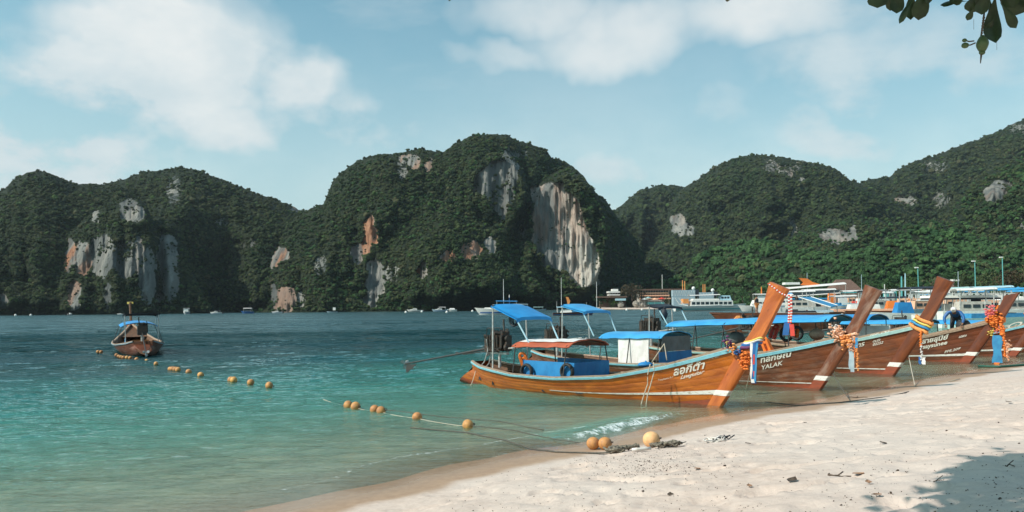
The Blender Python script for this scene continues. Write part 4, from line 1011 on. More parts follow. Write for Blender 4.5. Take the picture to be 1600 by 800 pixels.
def garland(h, label, zc, bands, strands, bunch=()):
    org = h.w((1.0, 0, zc)); g = empty('garland', org, h.ang, label, 'garland', 'ribbons and flower garlands tied round the prows', h.sc)
    o = Vector((1.0, 0, zc))
    for i, (z, m, w, tilt) in enumerate(bands): 
        b = wrap(h, g, 'ribbon_band', z, m, w, tilt=tilt); b.location = -o
    for i, (dx, dy, dz, ln, m, w, fl, sw) in enumerate(strands): strand(g, 'flower_string' if fl else 'ribbon', (dx, dy, dz), ln, m, w, fl, sw, i)
    for (dx, dy, dz, r, m, n) in bunch:
        b = MB()
        for k in range(int(n * 2.6)): b.ball((dx + rnd.gauss(0, r * .42), dy + rnd.gauss(0, r * .25), dz + rnd.gauss(0, r * .5)), r * rnd.uniform(.12, .28), 6, 4, (1, 1, .6), .45)
        b.build('flower_bunch', M[m], g, True)
    return g
# dx forward, dy across (negative faces the beach), dz up, relative to the knot
garland(h1, 'blue white and purple ribbons with an orange bunch tied round the nearest prow', 1.62,
    [(1.66, 'clothwhite', .07, .3), (1.61, 'clothblue', .11, .25), (1.54, 'purple', .09, .15), (1.71, 'yellow', .05, .3)],
    [(.28, -.17, .02, .98, 'clothblue', .11, False, -.03), (.34, -.19, .03, .95, 'clothmid', .04, False, -.05), (.20, -.18, .02, .97, 'clothwhite', .09, False, .02), (.25, -.175, .0, .80, 'red', .04, False, .0)],
    [(-.42, -.2, -.02, .16, 'purple', 16), (-.30, -.22, -.14, .15, 'orangegar', 12), (-.16, -.22, -.24, .13, 'clothblue', 10), (-.46, -.22, .04, .08, 'yellow', 8), (.03, -.2, -.40, .20, 'orange', 34)])
garland(h2, 'bunched peach and orange flower garland with grey blue strips on the weathered second prow', 1.62,
    [(1.66, 'peach', .10, .2), (1.58, 'peach', .10, .1)],
    [(.30, -.18, -.05, .98, 'clothgrey', .09, False, .0), (.22, -.18, -.05, .90, 'clothgrey', .08, False, .02), (.42, -.18, -.02, .30, 'clothmid', .07, False, .0), (.43, -.19, -.25, .75, 'orangegar', .09, True, .03), (.36, -.18, .0, .60, 'orange', .03, False, .0)],
    [(-.12, -.2, .10, .24, 'peach', 40), (.12, -.2, -.12, .22, 'orangegar', 34), (-.22, -.2, .22, .12, 'clothwhite', 12), (.26, -.2, -.22, .16, 'peach', 22)])
garland(h3, 'tidy orange pale blue and cream cloth bands wound round the third prow', 1.62,
    [(1.78, 'orangegar', .13, -.45), (1.69, 'yellow', .08, -.45), (1.62, 'clothmid', .09, -.45), (1.52, 'orangegar', .14, -.45)],
    [(.16, -.16, -.18, .52, 'orange', .12, True, .0), (.18, -.18, -.55, .55, 'clothwhite', .09, True, .02), (.24, -.17, -1.0, .22, 'clothwhite', .10, False, .02), (.14, -.17, -.98, .24, 'clothblue', .08, False, .0)])
garland(h4, 'thick orange garland hanging with a long blue cloth on the fourth prow', 1.62,
    [(1.72, 'orange', .20, -.3), (1.60, 'orange', .16, -.2)],
    [(.22, -.20, -.55, 1.02, 'clothmid', .30, False, .0), (.42, -.18, -.2, 1.15, 'orange', .14, True, .06), (.34, -.18, -.1, .5, 'orange', .2, True, .05), (.50, -.18, -.75, .75, 'peach', .12, True, .08), (.20, -.21, -1.52, .14, 'orange', .16, False, .0)],
    [(-.02, -.18, .30, .22, 'pink', 34), (.10, -.2, -.02, .26, 'orange', 36), (.24, -.2, -.36, .13, 'pink', 14), (.05, -.2, -.45, .14, 'yellow', 12), (.58, -.2, -.9, .14, 'peach', 14)])
garland(h5, 'peach and orange garland draped round the fifth prow at the right edge', 1.62,
    [(1.66, 'peach', .14, -.5), (1.54, 'orangegar', .10, -.6)], [(.44, -.18, -.2, .5, 'peach', .12, True, .05)],
    [(-.1, -.2, .28, .26, 'orange', 40), (.05, -.2, .42, .16, 'pink', 16), (.06, -.2, .34, .08, 'clothwhite', 6), (.20, -.2, -.12, .2, 'peach', 22)])
# braided cord over the tip of the first prow, with its hanging end
g = empty('braided_cord', h1.w((1.62, 0, 3.05)), h1.ang, 'red and white braided cord looped over the top of the nearest prow', 'cord')
o = Vector((1.62, 0, 3.05)); pts = [Vector((1.60, -.078, 3.10)), Vector((1.76, -.085, 2.99)), Vector((1.93, -.085, 2.86)), Vector((2.08, -.07, 2.80)), Vector((2.16, 0, 2.80))]
wb, rb = MB(), MB()
def beads(pts, n, r, wb, rb):
    for i in range(n):
        u = i / (n - 1) * (len(pts) - 1); k = min(int(u), len(pts) - 2); p = pts[k].lerp(pts[k + 1], u - k) - o
        (wb if i % 2 else rb).ball(p, r, 7, 4, (1.25, .9, .9))
beads(pts, 21, .021, wb, rb); hang = [Vector((2.14, -.10, 2.80)), Vector((2.15, -.11, 2.45)), Vector((2.13, -.11, 2.16))]; hang2 = [v + Vector((.05, .01, 0)) for v in hang]
beads(hang, 19, .026, wb, rb); beads(hang2, 18, .026, rb, wb)
wb.build('white_strand', M['clothwhite'], g, True); rb.build('red_strand', M['red'], g, True)
b = MB(); b.ribbon([v - o for v in (Vector((2.11, -.12, 2.18)), Vector((2.08, -.13, 2.02)), Vector((2.06, -.13, 1.86)))], .14, .02, (1, .3, 0)); b.build('blue_tassel', M['clothblue'], g)
b = MB(); b.ribbon([v - o for v in (Vector((2.20, -.10, 2.12)), Vector((2.22, -.11, 1.98)), Vector((2.23, -.11, 1.84)))], .10, .02, (1, .3, 0)); b.build('red_tassel', M['red'], g)

# ------------------------------------------------------------------ ropes
def rope(label, pts, r, m='rope', sag=0.0, name='rope', group=None, n=10, stuff=None, wig=0.0, cat='rope'):
    pts = [Vector(p) for p in pts]; P = []
    for i in range(len(pts) - 1):
        for k in range(n):
            u = k / n; p = pts[i].lerp(pts[i + 1], u); p.z -= sag * 4 * u * (1 - u); p += Vector((rnd.uniform(-wig, wig), rnd.uniform(-wig, wig), 0)); P.append(p)
    P.append(pts[-1]); b = MB(); b.tube(P, r, 6); o = b.build(name, M[m], None, True)
    return tag(o, label, cat, group)
def onhull(h, px, py, off=.07):
    a, t = h.find(px, py); return h.w(h.P(a, t, -1, off))
A = onhull(h1, 1020, 568); 
P1 = [h1.w(h1.on_plane(px, py, -.98)) for px, py in ((1016, 569), (1012, 585), (1012, 600), (1007, 615), (1000, 637))]
P2 = [h1.w(h1.on_plane(px, py, -.97)) for px, py in ((1021, 566), (1022, 582), (1017, 600), (1012, 616), (1009, 636))]
def curve_pts(ps): return ps
rope('pale rope hanging in a loop over the side of the nearest boat to the water', P1 + P2[::-1][:1], .014, n=4)
rope('second pale rope end crossing the hanging loop on the nearest boat', P2, .014, n=4)
pt = h1.w(h1.on_plane(1038, 537, -.75)); rope('pale rope running from the rail up to a post on the nearest boat', [onhull(h1, 1021, 566), pt, h1.w(h1.on_plane(1042, 563, -.75))], .013, n=4)
b = MB()
rope('pale rope from the garland of the nearest prow down into the shallows', [h1.w((1.25, -.12, 1.4)), G(1165, 609, .0)], .012, sag=.02)
# white pipes and lines at the stern of the nearest boat
gq = empty('stern_ladder', h1.w((-9.1, -.3, 0)), h1.ang, 'bent white pipe ladder at the stern of the nearest boat', 'ladder')
for k, (pa) in enumerate(([(738, 590), (757, 565), (762, 548), (760, 530)], [(744, 592), (764, 568), (768, 550), (766, 532)])):
    b = MB(); b.tube([h1.on_plane(px, py, -.35 + .3 * k) - Vector((-9.1, -.3, 0)) for px, py in pa], .018, 6); b.build('rail', M['lightmetal'], gq)
# float lines and mooring lines
BU = [(153, 549.3), (158, 549.5), (182, 554.5), (185.4, 556.6), (189, 557.6), (193, 558.2), (198.5, 558.4), (203.5, 558.8), (213.8, 561), (229, 563.5), (243.8, 568), (265.8, 576), (269.8, 576.2), (274, 576.6), (278, 577.2), (294.8, 580.5), (313.5, 585.5), (360.5, 592.8), (365.2, 593.2), (391.6, 597), (420.4, 601.8), (544, 632.4), (555.7, 634.4), (585.4, 639), (595.3, 641), (651.8, 650.6), (731, 663)]
BL = ['first of the two floats at the far left end of the line', 'second of the two floats at the far left end of the line', 'leftmost float under the hull of the moored boat', 'second float from the left under the moored boat', 'third float from the left under the moored boat', 'fourth float from the left under the moored boat', 'fifth float from the left under the moored boat', 'sixth float from the left under the moored boat', 'single float just right of the moored boat cluster',
      'small float second after the moored boat cluster', 'small float third after the moored boat cluster', 'leftmost float of the tight row of four', 'second float of the tight row of four', 'third float of the tight row of four', 'rightmost float of the tight row of four', 'single float first after the row of four', 'single float second after the row of four', 'left float of the middle touching pair', 'right float of the middle touching pair', 'single float right of the middle pair', 'single float alone before the wide gap in the line',
      'left float of the first near pair', 'right float of the first near pair', 'left float of the second near pair', 'right float of the second near pair', 'single float on the near pale rope', 'last float on the near pale rope closest to the beach']
def buoy_mesh(m):
    b = MB(); b.ball((0, 0, 0), .125, 20, 14, (1, 1, .94)); me_o = b.build('float', M[m], None, True); 
    return me_o
bp = buoy_mesh('buoy'); bme = bp.data; bpy.data.objects.remove(bp)
ey = MB(); ey.torus((0, 0, 0), .03, .010, 'X', 10, 6); ey.tube([(-.0, 0, -.05), (0, 0, -.02)], .035, 8); eo = ey.build('eye', M['darkmetal'], None, True); eme = eo.data; bpy.data.objects.remove(eo)
bpts = []
for i, ((px, py), lb) in enumerate(zip(BU, BL)):
    Yc = (H - .06) * F / unroll(px, py)[1]; p = W(px, py, Yc); p.z = .045; bpts.append(p)
    s0 = .86 if i < 12 else 1.0
    o = link_mesh('float', bme, None, p); o.rotation_euler = (rnd.random() * 6, rnd.random() * 6, rnd.random() * 6); o.scale = (s0 * rnd.uniform(.95, 1.05),) * 3
    tag(o, 'orange ' + lb, 'float', 'orange floats strung on lines across the water')
    e = link_mesh('eye_ring', eme, o, (0, 0, .135))
rope('pale line joining the near orange floats across the shallow water', [G(505, 624, .0)] + [p + Vector((0, 0, -.03)) for p in bpts[21:]], .007, sag=.02, n=5, name='float_line')
rope('half sunken line joining the far orange floats below the moored boat', [p + Vector((0, 0, -.07)) for p in bpts[:21]], .006, 'darkrope', sag=.03, n=5, name='float_line')
rope('pale tail of the float line lying in the shallow water', [bpts[-1], G(800, 672, .03), G(860, 685, .03), G(905, 692, .06)], .010, 'darkrope', n=6, wig=.02)
rope('dark sagging line from the water up to the floats on the sand', [G(640, 668, .02), G(730, 676, .02), G(790, 688, .02), G(830, 701, .03), G(870, 706, .05), G(930, 708, .09), G(962, 707, .11)], .014, 'darkrope', n=6, wig=.015)
rope('thin dark line under water near the nearest boat', [G(600, 640, .01), G(700, 652, .01), G(780, 658, .01), G(850, 672, .01)], .010, 'darkrope', n=6, wig=.015)
rope('green rope lying on the sand by the right hand boats', [G(1530, 572, .03), G(1560, 573, .08), G(1585, 571, .1), G(1612, 569, .12)], .05, 'greenrope', n=6, wig=.03)
rope('thin mooring line lying on the wet sand below the second boat', [G(1195, 628, .02), G(1250, 634, .03), G(1310, 629, .06), G(1390, 619, .1)], .012, 'darkrope', n=8, wig=.02)
def on_sand(px, py, dz=0.0):
    z = .1
    for k in range(4):
        p = G(px, py, z); z = float(ground_z(np.array([p.x]), np.array([p.y]))[0]) + dz
    return Vector((p.x, p.y, z))
def sand_at(x, y): return float(ground_z(np.array([x]), np.array([y]))[0])
for (px, py, r, m, lb) in ((927, 702, .118, 'buoy', 'left one of the two orange floats resting on the wet sand'), (945.5, 702.5, .120, 'buoy', 'right one of the two orange floats resting on the wet sand'), (1018, 699, .150, 'buoypale', 'large pale orange float resting on the dry sand by tangled rope')):
    p = on_sand(px, py); b = MB(); b.ball((0, 0, 0), r, 24, 16, (1.02, 1, .97)); o = b.build('float', M[m], None, True, p + Vector((0, 0, r * .9)))
    tag(o, lb, 'float', 'orange floats resting on the sand'); e = link_mesh('eye_ring', eme, o, (r * .9, -r * .3, r * .2)); e.rotation_euler = (0, 1.3, 0)
M['tanglerope'] = mat('grey green knotted rope', (.24, .21, .16), .9, (.12, .10, .08), 30, (1, 1, 1), .5)
def tangle(label, cx, cy, w, d, m, n, r, seed):
    r0 = random.Random(seed); b = MB(); c = on_sand(cx, cy)
    for k in range(n):
        p = c + Vector((r0.uniform(-w, w), r0.uniform(-d, d), 0)); rr = r0.uniform(.035, .095); th = r0.uniform(0, 3); pts = []
        for i in range(9):
            a = i / 8 * r0.uniform(4, 6.5); pts.append(p + Vector((math.cos(a + th) * rr * 1.5, math.sin(a + th) * rr, r + .07 * abs(math.sin(a * 1.3 + k)) + .01 * k / n)))
        for q in pts: q.z += sand_at(q.x, q.y) - c.z
        b.tube(pts, r, 5)
    return tag(b.build('rope_tangle', M[m], None, True), label, 'rope', 'tangled ropes lying on the sand')
tangle('knotted dark grey rope on the sand left of the pale float', 975, 706, .22, .09, 'tanglerope', 20, .021, 1)
tangle('knotted grey rope reaching right from under the pale float', 1040, 699, .22, .08, 'tanglerope', 16, .018, 2)
tangle('small coil of whitish rope alone on the sand', 1118, 691, .07, .05, 'shell', 6, .010, 3)
tangle('small dark rope scrap beside the whitish coil', 1132, 691, .12, .03, 'darktarp', 4, .010, 4)
q = on_sand(1012, 706); rope('bleached plastic tube lying beside the rope tangle', [q + Vector((-.26, -.03, .035)), q + Vector((.06, .05, .045))], .028, 'shell', n=3, cat='tube', name='plastic_tube')
rope('thin stick ends poking right from the rope on the sand', [on_sand(1050, 696, .03), on_sand(1072, 693, .04)], .008, 'twig', n=3, cat='stick', name='stick')
# leaf litter, twigs and shells
def twig_thing(label, px, py, ln, seed, m='twig', r=.012):
    r0 = random.Random(seed); c = on_sand(px, py); th = r0.uniform(-.5, .5); b = MB(); pts = [c + Vector((math.cos(th) * ln * (k / 5 - .5), math.sin(th) * ln * (k / 5 - .5) + r0.uniform(-.02, .02), r + r0.uniform(0, .02))) for k in range(6)]
    b.tube(pts, [r * (1 - .1 * k) for k in range(6)], 6); q = pts[2]; b.tube([q, q + Vector((.08, .05, .03))], r * .6, 5)
    tag(b.build('twig', M[m], None, True), label, 'twig', 'twigs scattered on the dry sand')
twig_thing('dark branching twig half way up the sand at the lower right', 1312, 746, .22, 1); twig_thing('thin twig near the top edge of the tree shadow', 1466, 764, .10, 2, r=.006)
twig_thing('short stick near the waterline right of the second boat', 1340, 622, .5, 3, r=.014); twig_thing('small twig high on the sand near the right edge', 1577, 730, .09, 4, r=.008)
twig_thing('branch snag standing in the shallows below the second boat', 1200, 616, .7, 5, r=.02)
def dead_leaf(label, px, py, s, seed):
    r0 = random.Random(seed); c = on_sand(px, py); b = MB(); P = []
    for i in range(7):
        u = i / 6; w = math.sin(math.pi * u ** .8) * .32 * s; P.append([(s * (u - .5), -w, .012 + .10 * s * u * u), (s * (u - .5), 0, .004 + .06 * s * u * u), (s * (u - .5), w, .012 + .14 * s * u * u)])
    b.grid(P); o = b.build('dead_leaf', M['twig'] if seed % 2 else M['leafdry'], None, True, c + Vector((0, 0, .01))); o.rotation_euler = (0, 0, r0.uniform(0, 6)); tag(o, label, 'leaf', 'dead leaves on the sand')
M['leafdry'] = mat('dry brown leaf', (.34, .20, .12), .8, (.24, .13, .08), 14)
for i, (px, py, s, lb) in enumerate([(1090, 735, .13, 'curled brown leaf on the sand below the whitish coil of rope'), (1238, 753, .16, 'brown leaf in a footprint at the centre of the lower sand'), (1341, 741, .12, 'pale brown leaf beside the dark branching twig'), (1048, 777, .12, 'dark leaf at the bottom of the sand left of the others'), (1171, 766, .09, 'small leaf on a ridge of sand above the bottom edge'), (1258, 661, .10, 'small leaf high on the sand below the second boat'), (1312, 658, .08, 'tiny brown leaf upper of two on the smooth sand'), (1380, 693, .12, 'flat brown leaf in the middle of the right hand sand'), (1357, 760, .10, 'dark leaf to the right of the dark twig'), (1576, 632, .10, 'leaf by the right edge half way up the sand'), (1371, 776, .09, 'leaf just left of the tree shadow'), (1169, 697, .09, 'dark scrap of leaf right of the whitish coil')]): dead_leaf(lb, px, py, s, i)
# small bits of coral, shell and husk on the dry sand
rg = np.random.RandomState(5); n = 2600
px = np.where(np.arange(n) % 3 == 0, rg.normal(1010, 60, n), rg.uniform(700, 1620, n)); py = np.where(np.arange(n) % 3 == 0, rg.normal(725, 14, n), rg.uniform(575, 812, n))
dxs, dys = px - 800, py - HY; ux, uy = dxs * cR - dys * sR, dxs * sR + dys * cR; zz = np.full(n, .1)
for k in range(6):
    yy = (H - zz) * F / uy; xx = ux / F * yy; ss_ = shore_s(xx, yy); zz = ground_z(xx, yy, ss_)
b = MB(); r0 = random.Random(5)
for x, y, z, s1 in zip(xx, yy, zz, ss_):
    if s1 < 1.3 or y > 45: continue
    s = r0.uniform(.003, .010) * (2.0 if r0.random() < .06 else 1); b.box((x, y, z + s * .3), (s * r0.uniform(1, 2.6), s, s * .6), Euler((r0.random(), r0.random(), r0.random() * 3)).to_matrix(), .6)
tag(b.build('sand_debris', [M['twig']], None), kind='stuff')

garland(h7, 'orange garland at the foot of the prow of the boat moored on the left', 1.62, [(1.7, 'orange', .16, 0), (1.58, 'pink', .12, 0)], [(-.1, .2, .0, .7, 'orange', .2, True, 0), (.1, -.2, .0, .6, 'orangegar', .2, True, 0)])
bp_ = h7.w((1.8, 0, 3.1)); b = MB(); b.box((0, 0, 0), (.42, .06, .16)); o = b.build('name_board', M['yellow'], None, False, bp_); b = MB(); b.box((0, 0, .10), (.44, .07, .05)); b.build('board_edge', M['darkmetal'], o); b = MB(); b.box((0, 0, -.10), (.44, .07, .05)); b.build('board_edge', M['darkmetal'], o); tag(o, 'small yellow board on the prow top of the boat moored on the left', 'board')

# loose gear hanging from and lying in the boats
def coil(label, h, x, y, z, R0, m='darktarp', n=4):
    o = empty('coil', h.w((x, y, z)), h.ang, label, 'coil', 'coils and loops hanging on the boats')
    for k in range(n): b = MB(); b.torus((.02 * k, .03 * k - .05, -.1 - R0 * .4), R0 * (1 - .06 * k), .018, 'Y', 20, 5, 1.35 if k % 2 else 1.2); b.build('loop', M[m], o, True)
q = h1.on_plane(803, 497, -.3); coil('black hose coil hanging under the blue stern canopy of the nearest boat', h1, q.x, -.3, q.z + .12, .17)
q = h2.on_plane(1012, 520, -.2); coil('pale rope loops hanging from the far side of the second boat', h2, -6.2, .7, 1.35, .16, 'rope', 3)
def vest(label, h, x, y, z, m='orange'):
    b = MB(); b.box((0, -.09, .0), (.16, .10, .5), None, .8); b.box((0, .09, 0), (.16, .10, .5), None, .8); b.torus((0, 0, .26), .09, .045, 'X', 12, 6); b.box((0, 0, -.12), (.18, .30, .05)); o = b.build('life_vest', M[m], None, False, h.w((x, y, z))); o.rotation_euler = (.3, .2, h.ang + x); tag(o, label, 'life vest', 'life vests lying in the boats')
vest('orange life vest lying in the bow of the second boat, left of two', h2, -2.2, -.1, 1.05); vest('orange life vest lying in the bow of the second boat, right of two', h2, -1.6, .05, 1.2)
vest('red life vest hanging under the long awning of the third boat', h3, -4.5, .3, 1.25, 'red'); vest('orange life vest hanging under the long awning of the third boat', h3, -3.6, .3, 1.3)
vest('orange life vest beside the engine of the nearest boat', h1, -7.2, .2, .75)
def sack(label, h, x, y, z, m, s):
    b = MB(); b.ball((0, 0, 0), 1, 14, 9, s, .10); b.tube([(0, 0, s[2] * .9), (.03, 0, s[2] * 1.25)], [.05, .03], 6); tag(b.build('sack', M[m], None, True, h.w((x, y, z))), label, 'sack', 'sacks and bundles in the boats')
sack('blue bundle on the foredeck of the nearest boat behind its rail', h1, -2.3, .15, .93, 'bluepanel', (.22, .18, .08)); sack('black cloth bundle hanging from the third boat canopy', h3, -9.2, -.5, 1.95, 'darktarp', (.16, .14, .28)); sack('grey bundle under the awning of the third boat', h3, -6.0, .0, 1.0, 'greytarp', (.4, .3, .3)); sack('brown sack under the awning of the third boat near its bow', h3, -2.6, .1, 1.25, 'caprail', (.3, .25, .22))
tyre_on(h3, -4.0, .35, 1.25, .33, 'black tyre standing under the awning of the third boat'); tyre_on(h3, -3.1, -.35, 1.32, .30, 'black tyre on the near side of the third boat behind its rail')
# mooring lines between boats and shore
rope('dark mooring line from the bow of the second boat down to the beach', [h2.w((.6, 0, .5)), G(1330, 628, .05), G(1420, 612, .1)], .014, 'darkrope', sag=.03, n=6)
rope('pale mooring line from the bow of the third boat down to the beach', [h3.w((.7, 0, .6)), G(1430, 604, .05), G(1500, 592, .1)], .014, 'rope', sag=.03, n=6)
rope('pale line from the stern of the nearest boat into the water', [h1.w((-9.0, -.3, .7)), G(735, 603, 0)], .012, 'rope', sag=.1, n=8)

# ------------------------------------------------------------------ people
def skinned(name, verts, edges, radii, m, parent, root_i=0, sub=2):
    me = bpy.data.meshes.new(name); me.from_pydata([tuple(v) for v in verts], edges, []); me.materials.append(m)
    o = link_mesh(name, me, parent); md = o.modifiers.new('skin', 'SKIN'); md.use_smooth_shade = True
    lay = me.skin_vertices[0].data if me.skin_vertices else None
    if lay is None:
        bm = bmesh.new(); bm.from_mesh(me); bm.verts.layers.skin.verify(); bm.to_mesh(me); bm.free(); lay = me.skin_vertices[0].data
    for i, r_ in enumerate(radii): lay[i].radius = (r_, r_) if not isinstance(r_, tuple) else r_
    lay[root_i].use_root = True
    sm = o.modifiers.new('sub', 'SUBSURF'); sm.levels = sub; sm.render_levels = sub
    return o
def person(label, loc, ang, pose='stand', top='clothblue', bottom='darkcloth', skin='skin', cap=None, sc=1.0, group=None, sleeves=True):
    g = empty('person', loc, ang, label, 'person', group, sc)
    # local: facing +x, y to the left
    if pose == 'stand':
        J = dict(pel=(0, 0, .92), wai=(0.01, 0, 1.08), che=(.0, 0, 1.30), nec=(0, 0, 1.47), hed=(.02, 0, 1.56), hdt=(.02, 0, 1.66),
                 shl=(0, .18, 1.40), ell=(-.02, .24, 1.14), wrl=(.06, .24, .92), hal=(.08, .23, .84), shr=(0, -.18, 1.40), elr=(-.02, -.25, 1.14), wrr=(.05, -.25, .92), har=(.07, -.24, .84),
                 hil=(0, .09, .88), knl=(.02, .11, .48), anl=(-.02, .11, .08), tol=(.13, .12, .04), hir=(0, -.09, .88), knr=(.05, -.10, .48), anr=(.0, -.10, .08), tor=(.15, -.11, .04))
    elif pose == 'bend':
        J = dict(pel=(-.12, 0, .90), wai=(.05, 0, 1.00), che=(.28, 0, 1.10), nec=(.44, 0, 1.10), hed=(.55, 0, 1.13), hdt=(.63, 0, 1.17),
                 shl=(.36, .19, 1.07), ell=(.44, .34, .84), wrl=(.50, .30, .62), hal=(.52, .27, .55), shr=(.36, -.19, 1.07), elr=(.44, -.34, .84), wrr=(.50, -.30, .62), har=(.52, -.27, .55),
                 hil=(-.12, .09, .87), knl=(.02, .12, .48), anl=(-.05, .12, .08), tol=(.10, .13, .04), hir=(-.12, -.09, .87), knr=(.03, -.12, .48), anr=(-.05, -.12, .08), tor=(.10, -.13, .04))
    else:
        J = dict(pel=(0, 0, .22), wai=(0.01, 0, .38), che=(.03, 0, .60), nec=(.05, 0, .77), hed=(.08, 0, .86), hdt=(.08, 0, .96),
                 shl=(.03, .18, .70), ell=(.12, .24, .46), wrl=(.30, .18, .38), hal=(.36, .15, .38), shr=(.03, -.18, .70), elr=(.12, -.24, .46), wrr=(.30, -.18, .38), har=(.36, -.15, .38),
                 hil=(0, .09, .20), knl=(.42, .13, .34), anl=(.50, .12, .05), tol=(.62, .12, .03), hir=(0, -.09, .20), knr=(.42, -.13, .34), anr=(.50, -.12, .05), tor=(.62, -.12, .03))
    K = list(J); V = [J[k] for k in K]; ix = {k: i for i, k in enumerate(K)}
    E = [('pel', 'wai'), ('wai', 'che'), ('che', 'nec'), ('nec', 'hed'), ('hed', 'hdt'), ('che', 'shl'), ('shl', 'ell'), ('ell', 'wrl'), ('wrl', 'hal'), ('che', 'shr'), ('shr', 'elr'), ('elr', 'wrr'), ('wrr', 'har'),
         ('pel', 'hil'), ('hil', 'knl'), ('knl', 'anl'), ('anl', 'tol'), ('pel', 'hir'), ('hir', 'knr'), ('knr', 'anr'), ('anr', 'tor')]
    rad = dict(pel=.13, wai=.12, che=.14, nec=.055, hed=.095, hdt=.075, shl=.06, ell=.045, wrl=.03, hal=.038, shr=.06, elr=.045, wrr=.03, har=.038, hil=.09, knl=.06, anl=.042, tol=.035, hir=.09, knr=.06, anr=.042, tor=.035)
    skinned('body', V, [(ix[a], ix[b_]) for a, b_ in E], [rad[k] for k in K], M[skin], g)
    def sub(name, keys, scale, m, cut=None):
        es = [(a, b_) for a, b_ in E if a in keys and b_ in keys]; ks = [k for k in K if k in keys]; ii = {k: i for i, k in enumerate(ks)}
        skinned(name, [J[k] for k in ks], [(ii[a], ii[b_]) for a, b_ in es], [rad[k] * scale + .012 for k in ks], M[m], g)
    if top: sub('shirt', ['pel', 'wai', 'che', 'shl', 'shr'] + (['ell', 'elr', 'wrl', 'wrr'] if sleeves else []), 1.12, top)
    sub('shorts', ['pel', 'hil', 'hir', 'knl', 'knr'] if bottom != 'darkcloth' else ['pel', 'hil', 'hir', 'knl', 'knr', 'anl', 'anr'], 1.14, bottom)
    hd = Vector(J['hed']); up = (Vector(J['hdt']) - hd).normalized(); b = MB(); b.ball(hd + up * .05 + Vector((-.018, 0, 0)), .112, 12, 8, (1, .92, .95)); b.build('cap' if cap else 'hair', M[cap or 'hair'], g, True)
    if cap: b = MB(); b.box(hd + up * .07 + Vector((.13, 0, 0)), (.10, .15, .012)); b.build('cap_brim', M[cap], g)
    for sd in (1, -1):
        w = Vector(J['hal' if sd > 0 else 'har']); 
        for k in range(4): b = MB(); b.tube([w + Vector((.0, -.03 + .02 * k, -.02)), w + Vector((.02, -.03 + .02 * k, -.07)), w + Vector((.035, -.028 + .019 * k, -.10))], .009, 5); b.build('finger', M[skin], g)
        b = MB(); b.tube([w + Vector((.01, -.035 * sd, 0)), w + Vector((.035, -.055 * sd, -.04))], .010, 5); b.build('thumb', M[skin], g)
    return g
pp = h4.on_plane(1487, 512, .0); pf = h4.P((pp.x + h4.L) / h4.L, .46, 1); 
person('person in blue jacket and white cap bending over a tub aboard the fourth boat', h4.w((pp.x + .1, .1, pf.z + .42)), R(-125), 'bend', 'clothblue', 'darkcloth', 'darkskin', cap='clothwhite', sc=1.12)
b = MB(); b.ball((0, 0, 0), .30, 20, 12, (1, 1, .9)); o = b.build('tub', M['tyre'], None, True, h4.w((pp.x + .42, .0, pf.z + .95))); b = MB(); b.torus((0, 0, .22), .16, .02, 'Z', 20, 6); b.build('rim', M['lightmetal'], o, True); tag(o, 'round dark tub held by the bending person on the fourth boat', 'tub')
b = MB(); P = []; c = h4.w((pp.x + .1, .1, pf.z))
b.box((0, 0, .21), (.5, .36, .42)); o = b.build('crate', M['innerwood'], None, False, c); o.rotation_euler = (0, 0, R(-50)); tag(o, 'wooden crate under the feet of the bending person on the fourth boat', 'crate')

